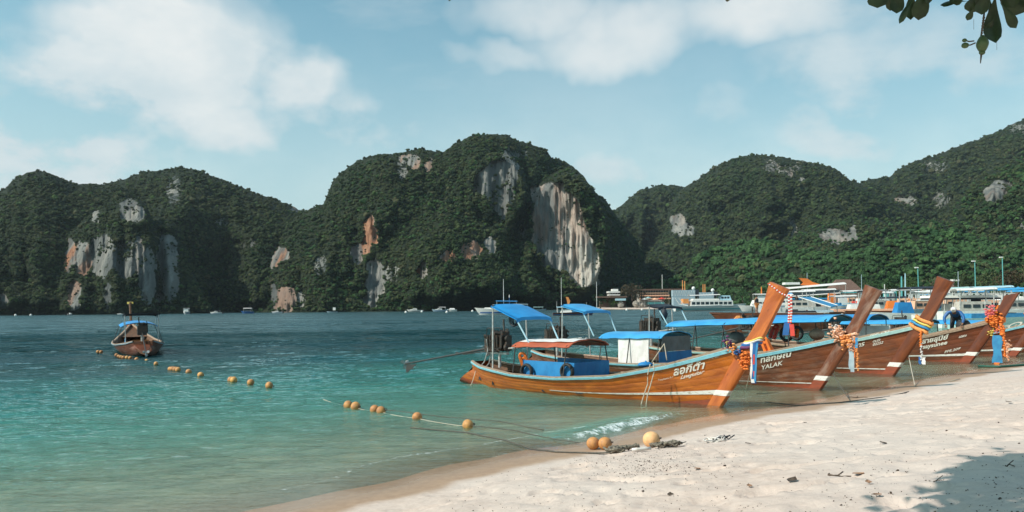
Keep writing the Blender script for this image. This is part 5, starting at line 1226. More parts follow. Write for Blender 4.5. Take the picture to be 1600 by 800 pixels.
# ------------------------------------------------------------------ vessels further out
def at(px, Y, z=0.0): return Vector(((px - 800 + (HY + (H - z) * F / Y - HY) * sR) / F * Y, Y, z))
win_cache = {}
def win_mesh(w, h_, m):
    k = (round(w, 2), round(h_, 2), m)
    if k not in win_cache:
        b = MB(); b.box((0, 0, 0), (w, .06, h_)); o = b.build('window', M[m]); win_cache[k] = o.data; bpy.data.objects.remove(o)
    return win_cache[k]
def vessel(label, cat, px, Y, L, Bm, fb, ang=0, hull='white', low=None, blocks=(), wins=(), roofs=(), poles=(), rail=None, group=None, name=None, sheer=.35, outb=0, lowh=.3, org=None):
    root = empty(name or cat.replace(' ', '_'), org or at(px, Y), R(ang), label, cat, group)
    b = MB(); n = 18; b2 = MB(); P = []; D = []; P2 = []
    for i in range(n + 1):
        u = i / n; x = -L / 2 + L * u; w = Bm / 2 * (min(1, (1 - u) * 2.4) ** .6) * (.88 + .12 * min(1, u * 4)); zt = fb * (1 + sheer * u ** 2.2); rk = .5 * fb * u ** 3
        P.append([(x - rk, -w * .45, -.3), (x - rk * .4, -w * .8, fb * lowh), (x + rk, -w, zt), (x + rk, -w * .93, zt), (x + rk, -w * .93, zt - .15), (x + rk, w * .93, zt - .15), (x + rk, w * .93, zt), (x + rk, w, zt), (x - rk * .4, w * .8, fb * lowh), (x - rk, w * .45, -.3)])
        P2.append([(x - rk * .4 , -w * .8 - .02, fb * lowh), (x - rk * .2, -w * .87 - .02, fb * (lowh + .22))])
    b.grid(P, close_v=True); b.face(P[0]); o = b.build('hull', M[hull], root); smooth_by_angle(o, 40)
    if low: 
        for sgn in (1, -1):
            b = MB(); Q = [[(p[0], p[1] * sgn, p[2]) for p in r_] for r_ in P2]; b.grid(Q); b.build('stripe', M[low], root)
    for (nm, x0, x1, hw, z0, z1, m, tp) in blocks:
        b = MB(); b.box(((x0 + x1) / 2, 0, (z0 + z1) / 2), (x1 - x0, hw * 2, z1 - z0), None, tp); b.build(nm, M[m], root)
    for (x0, x1, nw, z0, z1, y, m) in wins:
        st = (x1 - x0) / nw; me = win_mesh(st * .74, z1 - z0, m)
        for k in range(nw):
            for sgn in (-1, 1): link_mesh('window', me, root, (x0 + st * (k + .5), sgn * y, (z0 + z1) / 2))
    for (x0, x1, hw, z0, z1, arch, m) in roofs:
        o = roof_sheet(root, x0, x1, hw, hw, z0, z1, arch, M[m], 'awning', .12, .06, 6, 6)
        for x, z in ((x0 + .3, z0), (x1 - .3, z1)):
            for sgn in (-1, 1): b = MB(); b.tube([(x, sgn * (hw - .15), fb * .8), (x, sgn * (hw - .15), z)], .06, 5); b.build('awning_post', M['lightmetal'], root)
    for (x, y, z0, z1, r_, m) in poles: b = MB(); b.tube([(x, y, z0), (x, y, z1)], [r_, r_ * .6], 6); b.build('mast', M[m], root)
    if rail:
        (x0, x1, hw, z) = rail
        for sgn in (-1, 1):
            b = MB(); b.tube([(x0, sgn * hw, z + .9), (x1, sgn * hw, z + .9)], .04, 5)
            for k in range(9): x = x0 + (x1 - x0) * k / 8; b.tube([(x, sgn * hw, z), (x, sgn * hw, z + .9)], .03, 4)
            b.build('railing', M['lightmetal'], root)
    for k in range(outb):
        b = MB(); b.box((-L / 2 - .35, (k - (outb - 1) / 2) * .9, fb * .9), (.5, .45, .9), None, .8); b.box((-L / 2 - .35, (k - (outb - 1) / 2) * .9, .1), (.2, .15, .9)); b.build('outboard_motor', M['darkcloth'], root)
    return root
WB = 'white boats moored across the bay'
def speed(label, px, Y, L=9, ang=0, canopy='bluetarp', **k):
    return vessel(label, k.pop('cat', 'speedboat'), px, Y, L, L * .28, L * .115, ang, k.pop('hull', 'white'), k.pop('low', 'clothblue'),
        [('cabin', -L * .12, L * .20, L * .10, L * .11, L * .22, 'white', .78), ('bow_deck', L * .18, L * .38, L * .07, L * .12, L * .155, 'white', .6)], [(-L * .08, L * .16, 3, L * .15, L * .19, L * .092, 'glassdark')],
        [(-L * .36, L * .10, L * .12, L * .29, L * .30, .08, canopy)] if canopy else (), outb=2, **k)
speed('white speedboat behind the blue stern canopy of the nearest boat, bow pointing left', 782, 258, 15, 180, 'bluetarp', poles=[(-1.0, 0, 3, 11.5, .12, 'white')])
speed('small white boat with boxy cabin anchored under the central hill', 649, 470, 9.0, 180, None, group=WB, low='darkcloth')
speed('low grey white boat under the central hill between two others', 688, 470, 9.0, 180, 'whitetarp', group=WB, hull='clothgrey')
vessel('covered white boat without windows right of the low grey boat', 'boat', 706.5, 470, 5.5, 2.4, 1.1, 180, 'white', None, [('cover', -1.8, 1.9, 1.0, 1.0, 2.0, 'whitetarp', .7)], group=WB)
speed('white boat at the foot of the cliffs on the far left', 109, 450, 5.5, 100, None, group=WB, sheer=.5)
speed('tiny white boat just left of the moored longtail canopy', 188, 455, 3.5, 180, None, group=WB)
vessel('two deck white boat seen bow on right of the moored longtail', 'boat', 291, 455, 6.5, 3.2, 1.2, -80, 'white', 'clothblue', [('cabin', -2, 1.2, 1.3, 1.0, 3.0, 'white', .9)], [(-1.6, 1.0, 3, 1.7, 2.5, 1.27, 'glassdark')], [(-2.5, 1.5, 1.5, 3.3, 3.3, .1, 'whitetarp')], group=WB)
speed('low white boat with dark canopy third from the left', 338, 455, 6.5, 180, 'darktarp', group=WB)
vessel('dark hulled boat with white roof near the left edge of the central hill', 'boat', 387, 450, 6.5, 2.8, 1.1, 180, 'clothblue', None, [('cabin', -2.2, 1.8, 1.1, .8, 2.2, 'glassdark', 1)], (), [(-2.6, 2.2, 1.5, 3.0, 3.0, .15, 'whitetarp')], group=WB)
speed('small white boat at the foot of the pale rock of the central hill', 433, 470, 6.0, 180, None, group=WB, poles=[(0, 0, 1, 4, .05, 'white')])
vessel('tiny raft with a white sign board in front of the central hill', 'raft', 519, 480, 6, 2.0, .5, 180, 'clothgrey', None, [('sign_board', -2.0, -.4, .1, 1.3, 3.0, 'white', 1)], group=WB)
for i, (px, Y, lb) in enumerate([(24, 420, 'tiny white mooring ball nearest the left edge'), (48, 420, 'tiny white mooring ball second from the left edge'), (634, 380, 'white mooring ball left of the small boxy boat'), (659, 420, 'white mooring ball right of the small boxy boat'), (698, 360, 'white mooring ball between the grey boat and the covered boat'), (738, 430, 'white mooring ball left of the big speedboat'), (1003, 420, 'white mooring ball off the village beach'), (979, 420, 'faint mooring ball off the village beach, left of the brighter one')]):
    b = MB(); b.ball((0, 0, .3), .62, 10, 8); b.tube([(0, 0, .8), (0, 0, 1.1)], .12, 6); tag(b.build('mooring_ball', M['white'], None, True, at(px, Y)), lb, 'mooring ball', 'mooring balls')
vessel('orange roofed houseboat with pale canopy behind the big white speedboat', 'houseboat', 806, 430, 13, 4, 1.2, 0, 'white', 'clothblue', [('cabin', -4.5, 2.2, 1.9, 1.0, 3.2, 'orangegar', .95)], [(-4, 1.8, 5, 1.6, 2.6, 1.87, 'glassdark')], [(-1.5, 6.5, 2.1, 4.0, 3.8, .1, 'clothgrey')], poles=[(-3.5, 0, 3, 7.5, .25, 'clothblue'), (-3.5, 0, 7.5, 9, .3, 'white')])
vessel('low pale boat with canopy right of the orange houseboat', 'boat', 841, 480, 9, 2.6, .8, 0, 'clothgrey', None, (), (), [(-3, 3, 1.2, 2.2, 2.2, .1, 'greenrail')], group=WB)
# wooden boat with white cabin out in the bay
vessel('brown wooden boat with white cabin and tall mast lying out in the bay', 'wooden boat', 895, 224, 11.2, 2.6, .75, 0, 'wood3', 'bluepanel', [('cabin', -3.6, -.2, 1.0, .7, 1.75, 'white', .7), ('blue_cover', -.4, 2.6, 1.0, .7, 1.1, 'clothmid', .9)], (), [(-4.6, 4.4, 1.15, 2.35, 2.35, .1, 'ltblue'), (-2.8, 2.0, .95, 3.0, 3.0, .12, 'darktarp')], [(-3.2, 0, 1, 10.6, .09, 'white'), (-4.5, 0, 1, 4.0, .05, 'white'), (3.8, 0, 1, 3.6, .05, 'white')], sheer=.9)
b = MB(); b.ribbon([(0, 0, 0), (.1, .02, 1.0), (-.35, 0, 2.1)], [.5, .9, .7], .05, (1, 0, 0)); tag(b.build('flag', M['orangegar'], None, False, at(888, 224, 3.05)), 'faded red and white flag standing on the wooden boat in the bay', 'flag')
# ferry A
LF = 29.5; fa = vessel('white two deck ferry with a row of dark windows and bow pointing right', 'ferry', 1108, 338, LF, 6, 2.1, 2, 'white', 'aqua',
    [('main_cabin', -8.5, 9.5, 2.7, 2.2, 4.4, 'white', .97), ('wheelhouse', 4.0, 9.0, 2.0, 4.45, 6.5, 'ltblue', .78), ('upper_bench', -7.5, 3.8, 2.3, 4.45, 5.2, 'white', .95), ('rear_panel', -11.5, -9.2, 2.0, 3.2, 5.2, 'orangegar', 1)],
    [(-8.3, 9.0, 9, 2.75, 3.85, 2.69, 'glassdark'), (4.6, 8.2, 3, 5.1, 6.0, 1.82, 'glassdark')], [(-8.6, 4.2, 2.5, 6.6, 6.9, .2, 'whitetarp')], [(1.5, 0, 6.8, 8.0, .08, 'white')], sheer=.45)
for dx in (0, 1.6):
    b = MB(); b.tube([(-15.0 + dx, -2, 5.6), (-13.2 + dx, -2, 3.0), (-9.5, -2, 2.2)], .18, 6); b.build('stern_frame', M['white'], fa)
# terraces and pier boats behind it
def lattice_boat(label, px0, px1, Y, yt, yb, posts, dome):
    a, c = W(px0, yt, Y), W(px1, yb, Y); w = c.x - a.x; root = empty('passenger_boat', Vector(((a.x + c.x) / 2, Y, 0)), 0, label, 'passenger boat', 'grey decked passenger boats at the pier')
    b = MB(); b.box((0, 0, c.z / 2 - .2), (w * .96, 5, c.z + .2)); b.build('hull', M['clothgrey'], root)
    b = MB(); b.box((0, 0, (a.z + c.z) / 2), (w, 4, a.z - c.z)); b.build('upper_deck', M['clothgrey'], root)
    n = max(4, int(w / 1.3)); 
    for k in range(n):
        b = MB(); x = -w / 2 + w * (k + .5) / n; s2 = w / n * .42; z0, z1 = c.z + .3, a.z - .3
        b.ribbon([(x - s2, -2.06, z0), (x, -2.06, z1)], .12, .05, (1, 0, 0)); b.build('brace', M['white'], root)
        b = MB(); b.ribbon([(x, -2.06, z1), (x + s2, -2.06, z0)], .12, .05, (1, 0, 0)); b.build('brace', M['white'], root)
    for (px, yt2) in posts:
        p = W(px, yt2, Y); b = MB(); b.tube([(p.x - root.location.x, 0, a.z - .5), (p.x - root.location.x, 0, p.z)], .22, 6); b.build('post', M['orangegar'], root)
    p = W(dome[0], dome[1], Y); q = p.x - root.location.x; b = MB(); b.ball((q, 0, p.z), .95, 12, 8); b.build('radar_dome', M['white'], root, True); b = MB(); b.tube([(q, 0, a.z - .5), (q, 0, p.z)], .15, 6); b.build('dome_post', M['white'], root)
    b = MB(); b.box((w / 2 + 1, 0, (a.z + c.z) / 2), (2, 3.5, a.z - c.z + .6)); b.build('wheelhouse', M['darktarp'], root)
lattice_boat('left grey passenger boat with two orange posts and a white dome behind the ferry', 1050, 1085, 420, 453.5, 463, [(1066.5, 438), (1070, 439)], (1083.5, 450.5))
lattice_boat('right grey passenger boat with two orange posts and a white dome behind the ferry', 1091, 1114, 420, 457, 464, [(1098.5, 444), (1101.5, 444)], (1113.5, 453.5))
vessel('white cruiser with a red topped mast at the pier left of the tall prow', 'cruiser', 1190, 300, 16, 4.5, 1.8, 180, 'white', None, [('cabin', -5, 4, 1.9, 1.8, 4.2, 'white', .8), ('bridge', -3, 2, 1.5, 4.2, 6.0, 'white', .7)], [(-4, 3.2, 5, 2.6, 3.5, 1.86, 'glassdark')], [(-4, 3, 1.8, 6.4, 6.4, .2, 'whitetarp')], [(0, 0, 6, 9.2, .3, 'orange')])
# ferry B : long double white roofs with an orange fin
fb_ = vessel('big white ferry with two long white roofs and an orange fin on top', 'ferry', 1276, 255, 24, 6, 2.6, 0, 'white', 'clothmid',
    [('lower_house', -11, 8.5, 2.7, 2.2, 4.2, 'glassdark', 1), ('upper_house', -11, 7.0, 2.4, 5.4, 7.0, 'glassdark', 1), ('roof_box', -10.5, -5.8, 1.5, 8.8, 9.5, 'white', .96), ('blue_side', -11, 9.5, 2.85, 4.0, 4.5, 'clothmid', 1)], (),
    [(-11.5, 10.8, 3.0, 4.9, 6.3, .5, 'whitetarp'), (-11.5, 8.5, 2.7, 7.4, 8.9, .5, 'whitetarp')], (), sheer=.3)
b = MB(); pr_ = [(-5.2, 8.6), (-4.2, 9.4), (-5.6, 10.9), (-3.0, 10.7), (-1.4, 9.6), (.9, 8.9), (1.2, 8.6)]
for y in (-.25, .25): b.face([(x, y, z) for x, z in (pr_ if y < 0 else pr_[::-1])])
for i in range(len(pr_)): x, z = pr_[i]; x2, z2 = pr_[(i + 1) % len(pr_)]; b.face([(x, -.25, z), (x2, -.25, z2), (x2, .25, z2), (x, .25, z)])
b.build('fin', M['orange'], fb_)
# wooden tour boat with a slanting blue awning, in the gap between the first prows
tb = vessel('wooden tour boat with a slanting blue awning edged in white between the first two prows', 'tour boat', 1268, 92, 8.6, 2.3, 1.35, -8, 'wood2', None, [('white_gunwale', -4, 3.2, .95, 1.36, 1.48, 'whiteold', 1), ('engine_box', -2.9, -1.5, .6, 1.4, 2.0, 'tyre', .8), ('bench', -.4, 2.3, .8, 1.4, 1.9, 'clothgrey', .9)], (), (), (), sheer=.15)
b = MB(); A = [tb.matrix_world.inverted() @ v if False else v for v in (W(1247, 464, 93), W(1270, 463.5, 95), W(1312, 477, 93), W(1298, 480, 91))]; o3 = tb.location
def loc3(v): q = v - o3; a = R(8); return Vector((q.x * math.cos(a) - q.y * math.sin(a), q.x * math.sin(a) + q.y * math.cos(a), q.z))
A = [loc3(v) for v in A]; A[1].y += 1.0; A[2].y += 1.0
b.grid([[A[0], A[1]], [A[3], A[2]]]); b.grid([[A[0] - Vector((0, 0, .08)), A[1] - Vector((0, 0, .08))], [A[3] - Vector((0, 0, .08)), A[2] - Vector((0, 0, .08))]]); o = b.build('awning', M['clothmid'], tb)
b = MB(); b.tube([A[0], A[3]], .07, 6); b.build('awning_edge', M['white'], o); b = MB(); b.tube([A[1], A[2]], .07, 6); b.build('awning_edge', M['white'], o)
for v, dx in ((A[0].lerp(A[3], .3), .1), (A[0].lerp(A[3], .92), .3), (A[1].lerp(A[2], .6), 0), (A[1].lerp(A[2], .98), 0)): b = MB(); b.tube([v, (v.x + dx, v.y * .9, 1.3)], .05, 6); b.build('awning_post', M['lightmetal'], tb)
JB = 'boats crowded along the beach behind the longtails'
def jb(label, px, Y, L, ang, hull, roofm, **k):
    z = k.pop('rz', 2.5); blocks = k.pop('blocks', [('cover', -L * .28, L * .15, L * .09, 1.1, 1.7, k.pop('cov', 'whitetarp'), .8)])
    return vessel(label, k.pop('cat', 'wooden boat'), px, Y, L, L * .2, k.pop('fb', 1.15), ang, hull, k.pop('low', None), blocks, k.pop('wins', ()), [(-L * .34, L * .12, L * .11, z, z + .12, .12, roofm)] if roofm else (), k.pop('poles', ()), group=JB, sheer=k.pop('sheer', .8), **k)
jb('brown wooden boat carrying a bather, left of the nearest prow', 1202, 76, 9.5, 176, 'wood2', None, blocks=[('foredeck_cover', -2.5, 3.5, .8, 1.2, 1.55, 'orangegar', .9)], fb=1.75, sheer=.08)
person('bather in pale shorts and dark top standing at the end of a brown boat', at(1182, 76, 1.78), R(-60), 'stand', 'darkcloth', 'orangegar', 'skin', sc=.98, sleeves=False)
jb('brown hulled boat with black arched cover right of the hanging braid', 1240, 84, 9.0, 4, 'wood3', None, blocks=[('cover', -1.0, 2.6, .8, 1.3, 1.9, 'darktarp', .7), ('pale_gunwale', -3.8, 3.4, .9, 1.62, 1.70, 'whiteold', 1)], fb=1.6, sheer=.1)
jb('long pale brown boat behind the second prow with a peach coloured deck', 1345, 96, 11, 172, 'wood2', None, blocks=[('deck', -4, 3.5, .95, 1.6, 1.95, 'peach', .95), ('cabin', -1, 1.5, .8, 1.9, 2.5, 'white', .9)], fb=1.7, sheer=.1)
jb('white boat heaped with orange life vests between the second and third prows', 1385, 100, 9, 170, 'white', None, blocks=[('vest_heap', -1.4, .2, .7, 1.6, 2.9, 'orange', .6), ('cabin', .8, 3, .8, 1.5, 2.5, 'white', .8)], fb=1.6, sheer=.15)
jb('white boat with a blue tarpaulin heap just left of the third prow', 1408, 92, 8, 178, 'white', None, blocks=[('blue_heap', -1.2, .8, .7, 1.4, 2.7, 'bluepanel', .7)], fb=1.4, sheer=.2)
jb('white speedboat with open stern behind the slanting blue awning', 1325, 150, 10, 10, 'white', 'whitetarp', rz=4.0, fb=2.2, sheer=.2, cat='speedboat', cov='white')
jb('white boat with teal tent canopy between the second prow and the big ferry', 1341, 190, 11, 0, 'white', 'teal', rz=5.2, fb=2.4, sheer=.2, cat='boat')
jb('boat with blue gunwale cover below the teal tent canopy', 1330, 120, 9, 5, 'clothmid', None, fb=1.9, sheer=.2, cat='boat', blocks=[('cover', -3, 3, .8, 1.9, 2.4, 'clothmid', .8)])
jb('pale blue fishing boat with two slanted masts between the second and third prows', 1402, 210, 12, 4, 'ltblue', None, blocks=[('wheelhouse', -3.4, -.6, 1.2, 2.4, 6.0, 'aqua', .85), ('cover', -.2, 3.5, 1.1, 2.4, 3.4, 'white', .8)], fb=2.4, sheer=.5, wins=[(-3.1, -.9, 2, 4.4, 5.2, 1.12, 'glassdark')], poles=[(1.2, 0, 2.4, 9.6, .28, 'aqua'), (2.2, 0, 2.4, 10.4, .22, 'ltblue')], cat='fishing boat')
jb('boat under a wide black flat canopy just left of the third prow', 1402, 130, 10, 2, 'white', 'darktarp', rz=3.5, fb=1.8, sheer=.1, cat='boat')
jb('white boat under a long white roof right of the third prow', 1500, 84, 9.5, 0, 'white', None, blocks=[('roof_slab', -3.6, 3.6, 1.3, 3.10, 3.34, 'white', .98), ('dark_trim', -3.5, 3.5, 1.25, 2.92, 3.09, 'darktarp', 1), ('cabin', -1.5, 1.0, .9, 1.3, 2.5, 'concrete', 1), ('pillar', 1.4, 1.9, .5, 1.3, 2.95, 'darktarp', 1)], fb=1.4, sheer=.05, cat='boat', poles=[(-3.2, -1, 1.3, 3.0, .05, 'lightmetal'), (-2.2, -1, 1.3, 3.0, .05, 'lightmetal'), (3.2, -1, 1.3, 3.0, .05, 'lightmetal')])
jb('boat with dark grey awning behind the fourth prow', 1532, 105, 9, 3, 'aqua', 'greytarp', rz=3.4, fb=1.7, sheer=.1, cat='boat')
jb('boat with a light blue slanting canopy above the dark grey awning', 1535, 150, 14, 3, 'white', 'ltblue', rz=5.0, fb=2.4, sheer=.1, cat='boat')
jb('green sided boat between the fourth and fifth prows', 1572, 62, 9, 8, 'greenrail', None, blocks=[('blue_side', -3.6, 3.2, .8, 1.35, 1.75, 'clothmid', 1), ('wheel_cover', -1, .3, .82, 1.2, 1.8, 'darktarp', .9)], fb=1.4, sheer=.2, cat='boat')
jb('white and red boat beneath the blue umbrella at the right edge', 1580, 120, 9, 0, 'white', None, blocks=[('cover', -2.5, 2.5, .8, 2.0, 3.1, 'whitetarp', .8), ('red_box', -1.4, -.4, .9, 2.0, 2.9, 'red', .9)], fb=2.0, sheer=.1, cat='boat')
jb('low white boat with blue canopy far behind the third prow', 1468, 190, 13, 0, 'white', 'bluetarp2', rz=4.6, fb=2.3, sheer=.1, cat='boat')
jb('grey boat with pale roof left of the slanting blue awning', 1228, 150, 9, 2, 'clothgrey', 'whitetarp', rz=4.3, fb=2.3, sheer=.1, cat='boat')
jb('white boat at the right of the long ferry with orange boxes', 1300, 170, 8, 0, 'white', None, rz=4, blocks=[('orange_box', -.8, .6, .8, 2.3, 4.8, 'orange', .8), ('cabin', 1, 3, .9, 2.3, 3.8, 'white', .9)], fb=2.4, sheer=.1, cat='boat')
FILL = [(1215, 170, 'white', 'bluetarp2', 'small white boat with blue roof behind the tall nearest prow'), (1256, 120, 'white', 'whitetarp', 'white boat with white roof just below the big ferry'), (1290, 125, 'clothgrey', 'whitetarp', 'grey boat with white roof under the right end of the slanting awning'),
        (1365, 145, 'white', 'whitetarp', 'white boat with white roof just right of the second prow'), (1372, 118, 'white', 'greytarp', 'white boat with grey roof low beside the second prow'), (1425, 150, 'white', 'whitetarp', 'white boat with white roof left of the third prow top'), (1440, 118, 'ltblue', 'whitetarp', 'pale blue boat with white roof partly hidden by the third prow'),
        (1475, 130, 'white', 'whitetarp', 'white boat with white roof right of the third prow'), (1500, 112, 'white', 'greenrail', 'white boat with pale green roof above the bending person'), (1512, 160, 'clothgrey', 'bluetarp2', 'grey boat with blue roof far behind the fourth prow'), (1556, 128, 'white', 'whitetarp', 'white boat with white roof between the fourth prow and the umbrella'),
        (1562, 95, 'aqua', 'ltblue', 'aqua boat with pale blue roof right of the fourth prow'), (1592, 160, 'white', 'whitetarp', 'white boat with white roof behind the blue umbrella'), (1600, 90, 'white', 'bluetarp2', 'white boat with blue roof at the right edge'), (1452, 96, 'clothgrey', 'darktarp', 'grey boat with black roof touching the third prow'), (1350, 165, 'ltblue', 'greytarp', 'pale blue boat with grey roof right of the teal tent'), (1535, 82, 'white', 'whitetarp', 'white boat with white roof behind the garland of the fourth prow')]
FILL += [(1338, 205, 'white', 'whitetarp', 'far white boat with white roof right of the big ferry'), (1372, 230, 'white', 'bluetarp2', 'far white boat with blue roof left of the blue fishing boat'), (1388, 185, 'clothgrey', 'whitetarp', 'far grey boat with white roof below the blue fishing boat'), (1424, 215, 'white', 'greytarp', 'far white boat with grey roof right of the blue fishing boat'),
         (1446, 175, 'white', 'whitetarp', 'far white boat with white roof just left of the third prow tip'), (1470, 235, 'white', 'bluetarp2', 'far white boat with blue roof under the brown roofed house'), (1496, 200, 'white', 'whitetarp', 'far white boat with white roof under the brown roofed house'), (1520, 225, 'ltblue', 'whitetarp', 'far pale blue boat with white roof by the tall lamp post'),
         (1548, 190, 'white', 'whitetarp', 'far white boat with white roof left of the lamp with white head'), (1572, 215, 'white', 'teal', 'far white boat with teal roof under the lamp with white head'), (1600, 205, 'white', 'whitetarp', 'far white boat with white roof at the right edge'), (1226, 215, 'white', 'whitetarp', 'far white boat with white roof left of the big ferry')]
for i, (px, Y, hm, rm, lb) in enumerate(FILL):
    jb(lb, px, Y, 8.5 + (i * 7) % 4, (i * 53) % 24 - 12 + (180 if i % 3 == 0 else 0), hm, rm, rz=2.6 + Y / 75 + .25 * (i % 3), fb=1.0 + Y / 110, sheer=.12, cat='boat', low=('clothmid', 'orange', 'aqua', None)[i % 4], blocks=[('cabin', -2.6, .6 + i % 2, .85, 1 + Y / 110, 1.8 + Y / 90, ('white', 'concrete', 'peach')[i % 3], .9), ('gear', 1.2, 2.4, .6, 1 + Y / 110, 1.5 + Y / 100, ('orange', 'darkcloth', 'clothmid', 'red')[i % 4], .7)], wins=[(-2.4, .4, 3, 1.25 + Y / 100, 1.55 + Y / 95, .84, 'glassdark')])
person('person in black standing on a boat right of the nearest prow', at(1245, 135, 2.2), R(-90), 'stand', 'darkcloth', 'darkcloth', 'darkskin', sc=1.1)
person('person in an orange vest on a boat left of the third prow', at(1422, 100, 1.9), R(-90), 'stand', 'orange', 'darkcloth', 'skin', sc=.9, sleeves=False)
# pier with a white railing
pr_ = empty('pier', at(1500, 170), R(0), 'long pier with a white railing behind the third and fourth prows', 'pier')
b = MB(); b.box((0, 0, 2.9), (24, 3, .35)); b.build('deck', M['concrete'], pr_)
for k in range(13): b = MB(); b.tube([(-11.6 + k * 1.93, -1.2, -1), (-11.6 + k * 1.93, -1.2, 2.75)], .16, 6); b.build('pile', M['concrete'], pr_)
for k in range(17): b = MB(); b.box((-11.2 + k * 1.4, -1.45, 3.75), (.9, .12, 1.25)); b.build('railing_panel', M['white'], pr_)
b = MB(); b.box((0, -1.45, 4.5), (24, .2, .12)); b.build('handrail', M['white'], pr_)
# lamp posts and masts
def pole(label, px, yt, yb, Y, lamp=False, m='aqua', r=.10, name='lamp_post'):
    t_, bt = W(px, yt, Y), W(px + (2 if lamp else .5), yb, Y); root = empty(name, (bt.x, Y, 0), 0, label, name.replace('_', ' '), 'poles standing along the far beach')
    k = Y / F; b = MB(); b.tube([(0, 0, -.5), (t_.x - bt.x, 0, t_.z)], [r * Y / 150, r * .7 * Y / 150], 7); b.build('pole', M[m], root)
    if lamp: b = MB(); b.box((t_.x - bt.x - 1.6 * k * 1.2, 0, t_.z), (5.5 * k, .3, 1.6 * k)); b.build('lamp', M['white'], root)
pole('pale lamp post just left of the third prow', 1434, 418, 455, 180, True); pole('short white pole between the second and third prows', 1382, 444, 462, 170, False, 'white'); pole('thin mast above the second prow', 1346, 429, 450, 220, False, 'clothgrey', .07, 'mast')
pole('tall lamp post left of the fourth prow', 1523, 408, 454, 180, True); pole('lamp post with a white lamp head near the right edge', 1566, 402, 436, 200, True); pole('thin mast above the brown roof', 1497, 424, 438, 250, False, 'clothgrey', .07, 'mast')
pole('pale antenna mast among the trees above the long hotel', 1034.5, 429, 452, 575, False, 'white', .07, 'mast'); pole('thin white mast beyond the second blue canopy', 932, 440, 476, 300, False, 'white', .06, 'mast'); pole('short pale pole above the big ferry', 1261, 426, 437, 258, False, 'clothgrey', .06, 'mast')
pole('upright pole with white top among the boats right of the third prow', 1539, 468, 492, 70, False, 'white', .06, 'mast')

# ------------------------------------------------------------------ village on the far beach
def block(root, nm, px0, px1, y0, y1, Y, dep, m):
    a, c = W(px0, y0, Y), W(px1, y1, Y); b = MB(); b.box(((a.x + c.x) / 2 - root.location.x, dep / 2 + (Y - root.location.y), (a.z + c.z) / 2), (c.x - a.x, dep, a.z - c.z)); return b.build(nm, M[m], root)
def house(nm, label, px, Y, cat='building', group=None): return empty(nm, at(px, Y), 0, label, cat, group)
VY = 556
r = house('white_house', 'white two storey house with balconies left of the brown tree', 960, VY); block(r, 'upper_floor', 957, 966, 451.5, 456, VY, 9, 'white'); block(r, 'balcony', 951, 969, 455, 457.5, VY - 2, 13, 'white'); block(r, 'middle_floor', 953, 968, 457.4, 460, VY, 11, 'concrete'); block(r, 'balcony', 952, 969, 459.8, 461.6, VY - 2, 13, 'white'); block(r, 'ground_floor', 953.5, 968.5, 461.4, 479, VY, 10, 'concrete')
for x in (954, 958, 962, 966): block(r, 'window', x, x + 2.4, 457.6, 459.6, VY - .6, .5, 'glassdark')
r = house('hotel', 'long three storey hotel with brown roof and stacked balconies', 1022, VY); block(r, 'roof', 996, 1072, 451.6, 453.4, VY - 4, 20, 'roofbrown'); block(r, 'wall', 999, 1046, 453.2, 479, VY, 12, 'concrete')
for k, (y0, y1) in enumerate(((457.2, 458.6), (461.0, 462.6), (465.8, 467.2))): block(r, 'balcony', 1000, 1044 + 2 * k, y0, y1, VY - 3, 4, 'peach')
for row, (y0, y1) in enumerate(((454.0, 457.0), (458.8, 460.9), (463.0, 465.6))):
    for k in range(11): block(r, 'window', 1001 + k * 4.0, 1003.8 + k * 4.0, y0, y1, VY - .4, .4, 'glassdark')
r = house('restaurant', 'low open restaurant with a pale roof and blue awning left of the brown tree', 960, VY - 10); block(r, 'roof', 934, 980, 463, 464.8, VY - 14, 14, 'roofbrown'); block(r, 'awning', 962, 978, 466.5, 469.5, VY - 16, 4, 'ltblue'); block(r, 'wall', 938, 978, 464.6, 480, VY - 4, 8, 'roofbrown')
for k, (px, y, m, lb) in enumerate([(1007, 468, 'whitetarp', 'white beach umbrella leftmost before the hotel'), (1013, 466, 'greenrail', 'green beach umbrella next to the white one'), (1023, 468, 'peach', 'peach beach umbrella between the green and red ones'), (1034, 467, 'red', 'red beach umbrella right of the others before the hotel')]):
    p = W(px, y, VY - 12); r = empty('beach_umbrella', (p.x, p.y, 0), 0, lb, 'umbrella', 'beach umbrellas before the hotel'); b = MB(); w = 2.6
    b.grid([[(0, 0, p.z + 1.2)] * 9] + [[(math.cos(a * math.pi / 4) * w * q, math.sin(a * math.pi / 4) * w * q, p.z + 1.2 - q * 1.3) for a in range(9)] for q in (.5, 1.0)]); b.build('shade', M[m], r); b = MB(); b.tube([(0, 0, 0), (0, 0, p.z + 1.2)], .09, 6); b.build('pole', M['white'], r)
r = house('beach_bar', 'beach bar with teal counter right of the umbrellas', 1028, VY - 20); block(r, 'counter', 1012, 1038, 472, 475.5, VY - 12, 6, 'aqua'); block(r, 'wall', 1014, 1036, 475, 480.5, VY - 11, 5, 'concrete'); block(r, 'roof', 1016, 1034, 469, 470.2, VY - 12, 8, 'whitetarp')
M['rockgrey'] = mat('weathered limestone', (.34, .30, .25), .9, (.2, .18, .16), 1.2, (1, 1, 1), .6)
def rockpile(label, px, y, w, h_, Y, seed):
    r0 = random.Random(seed); p = W(px, y, Y); b = MB(); b.ball((0, 0, 0), 1, 12, 8, (w * Y / F / 2, w * Y / F / 2.4, h_ * Y / F), .22); tag(b.build('boulder', M['rockgrey'], None, False, Vector((p.x, p.y, p.z))), label, 'boulder', 'boulders on the far beach')
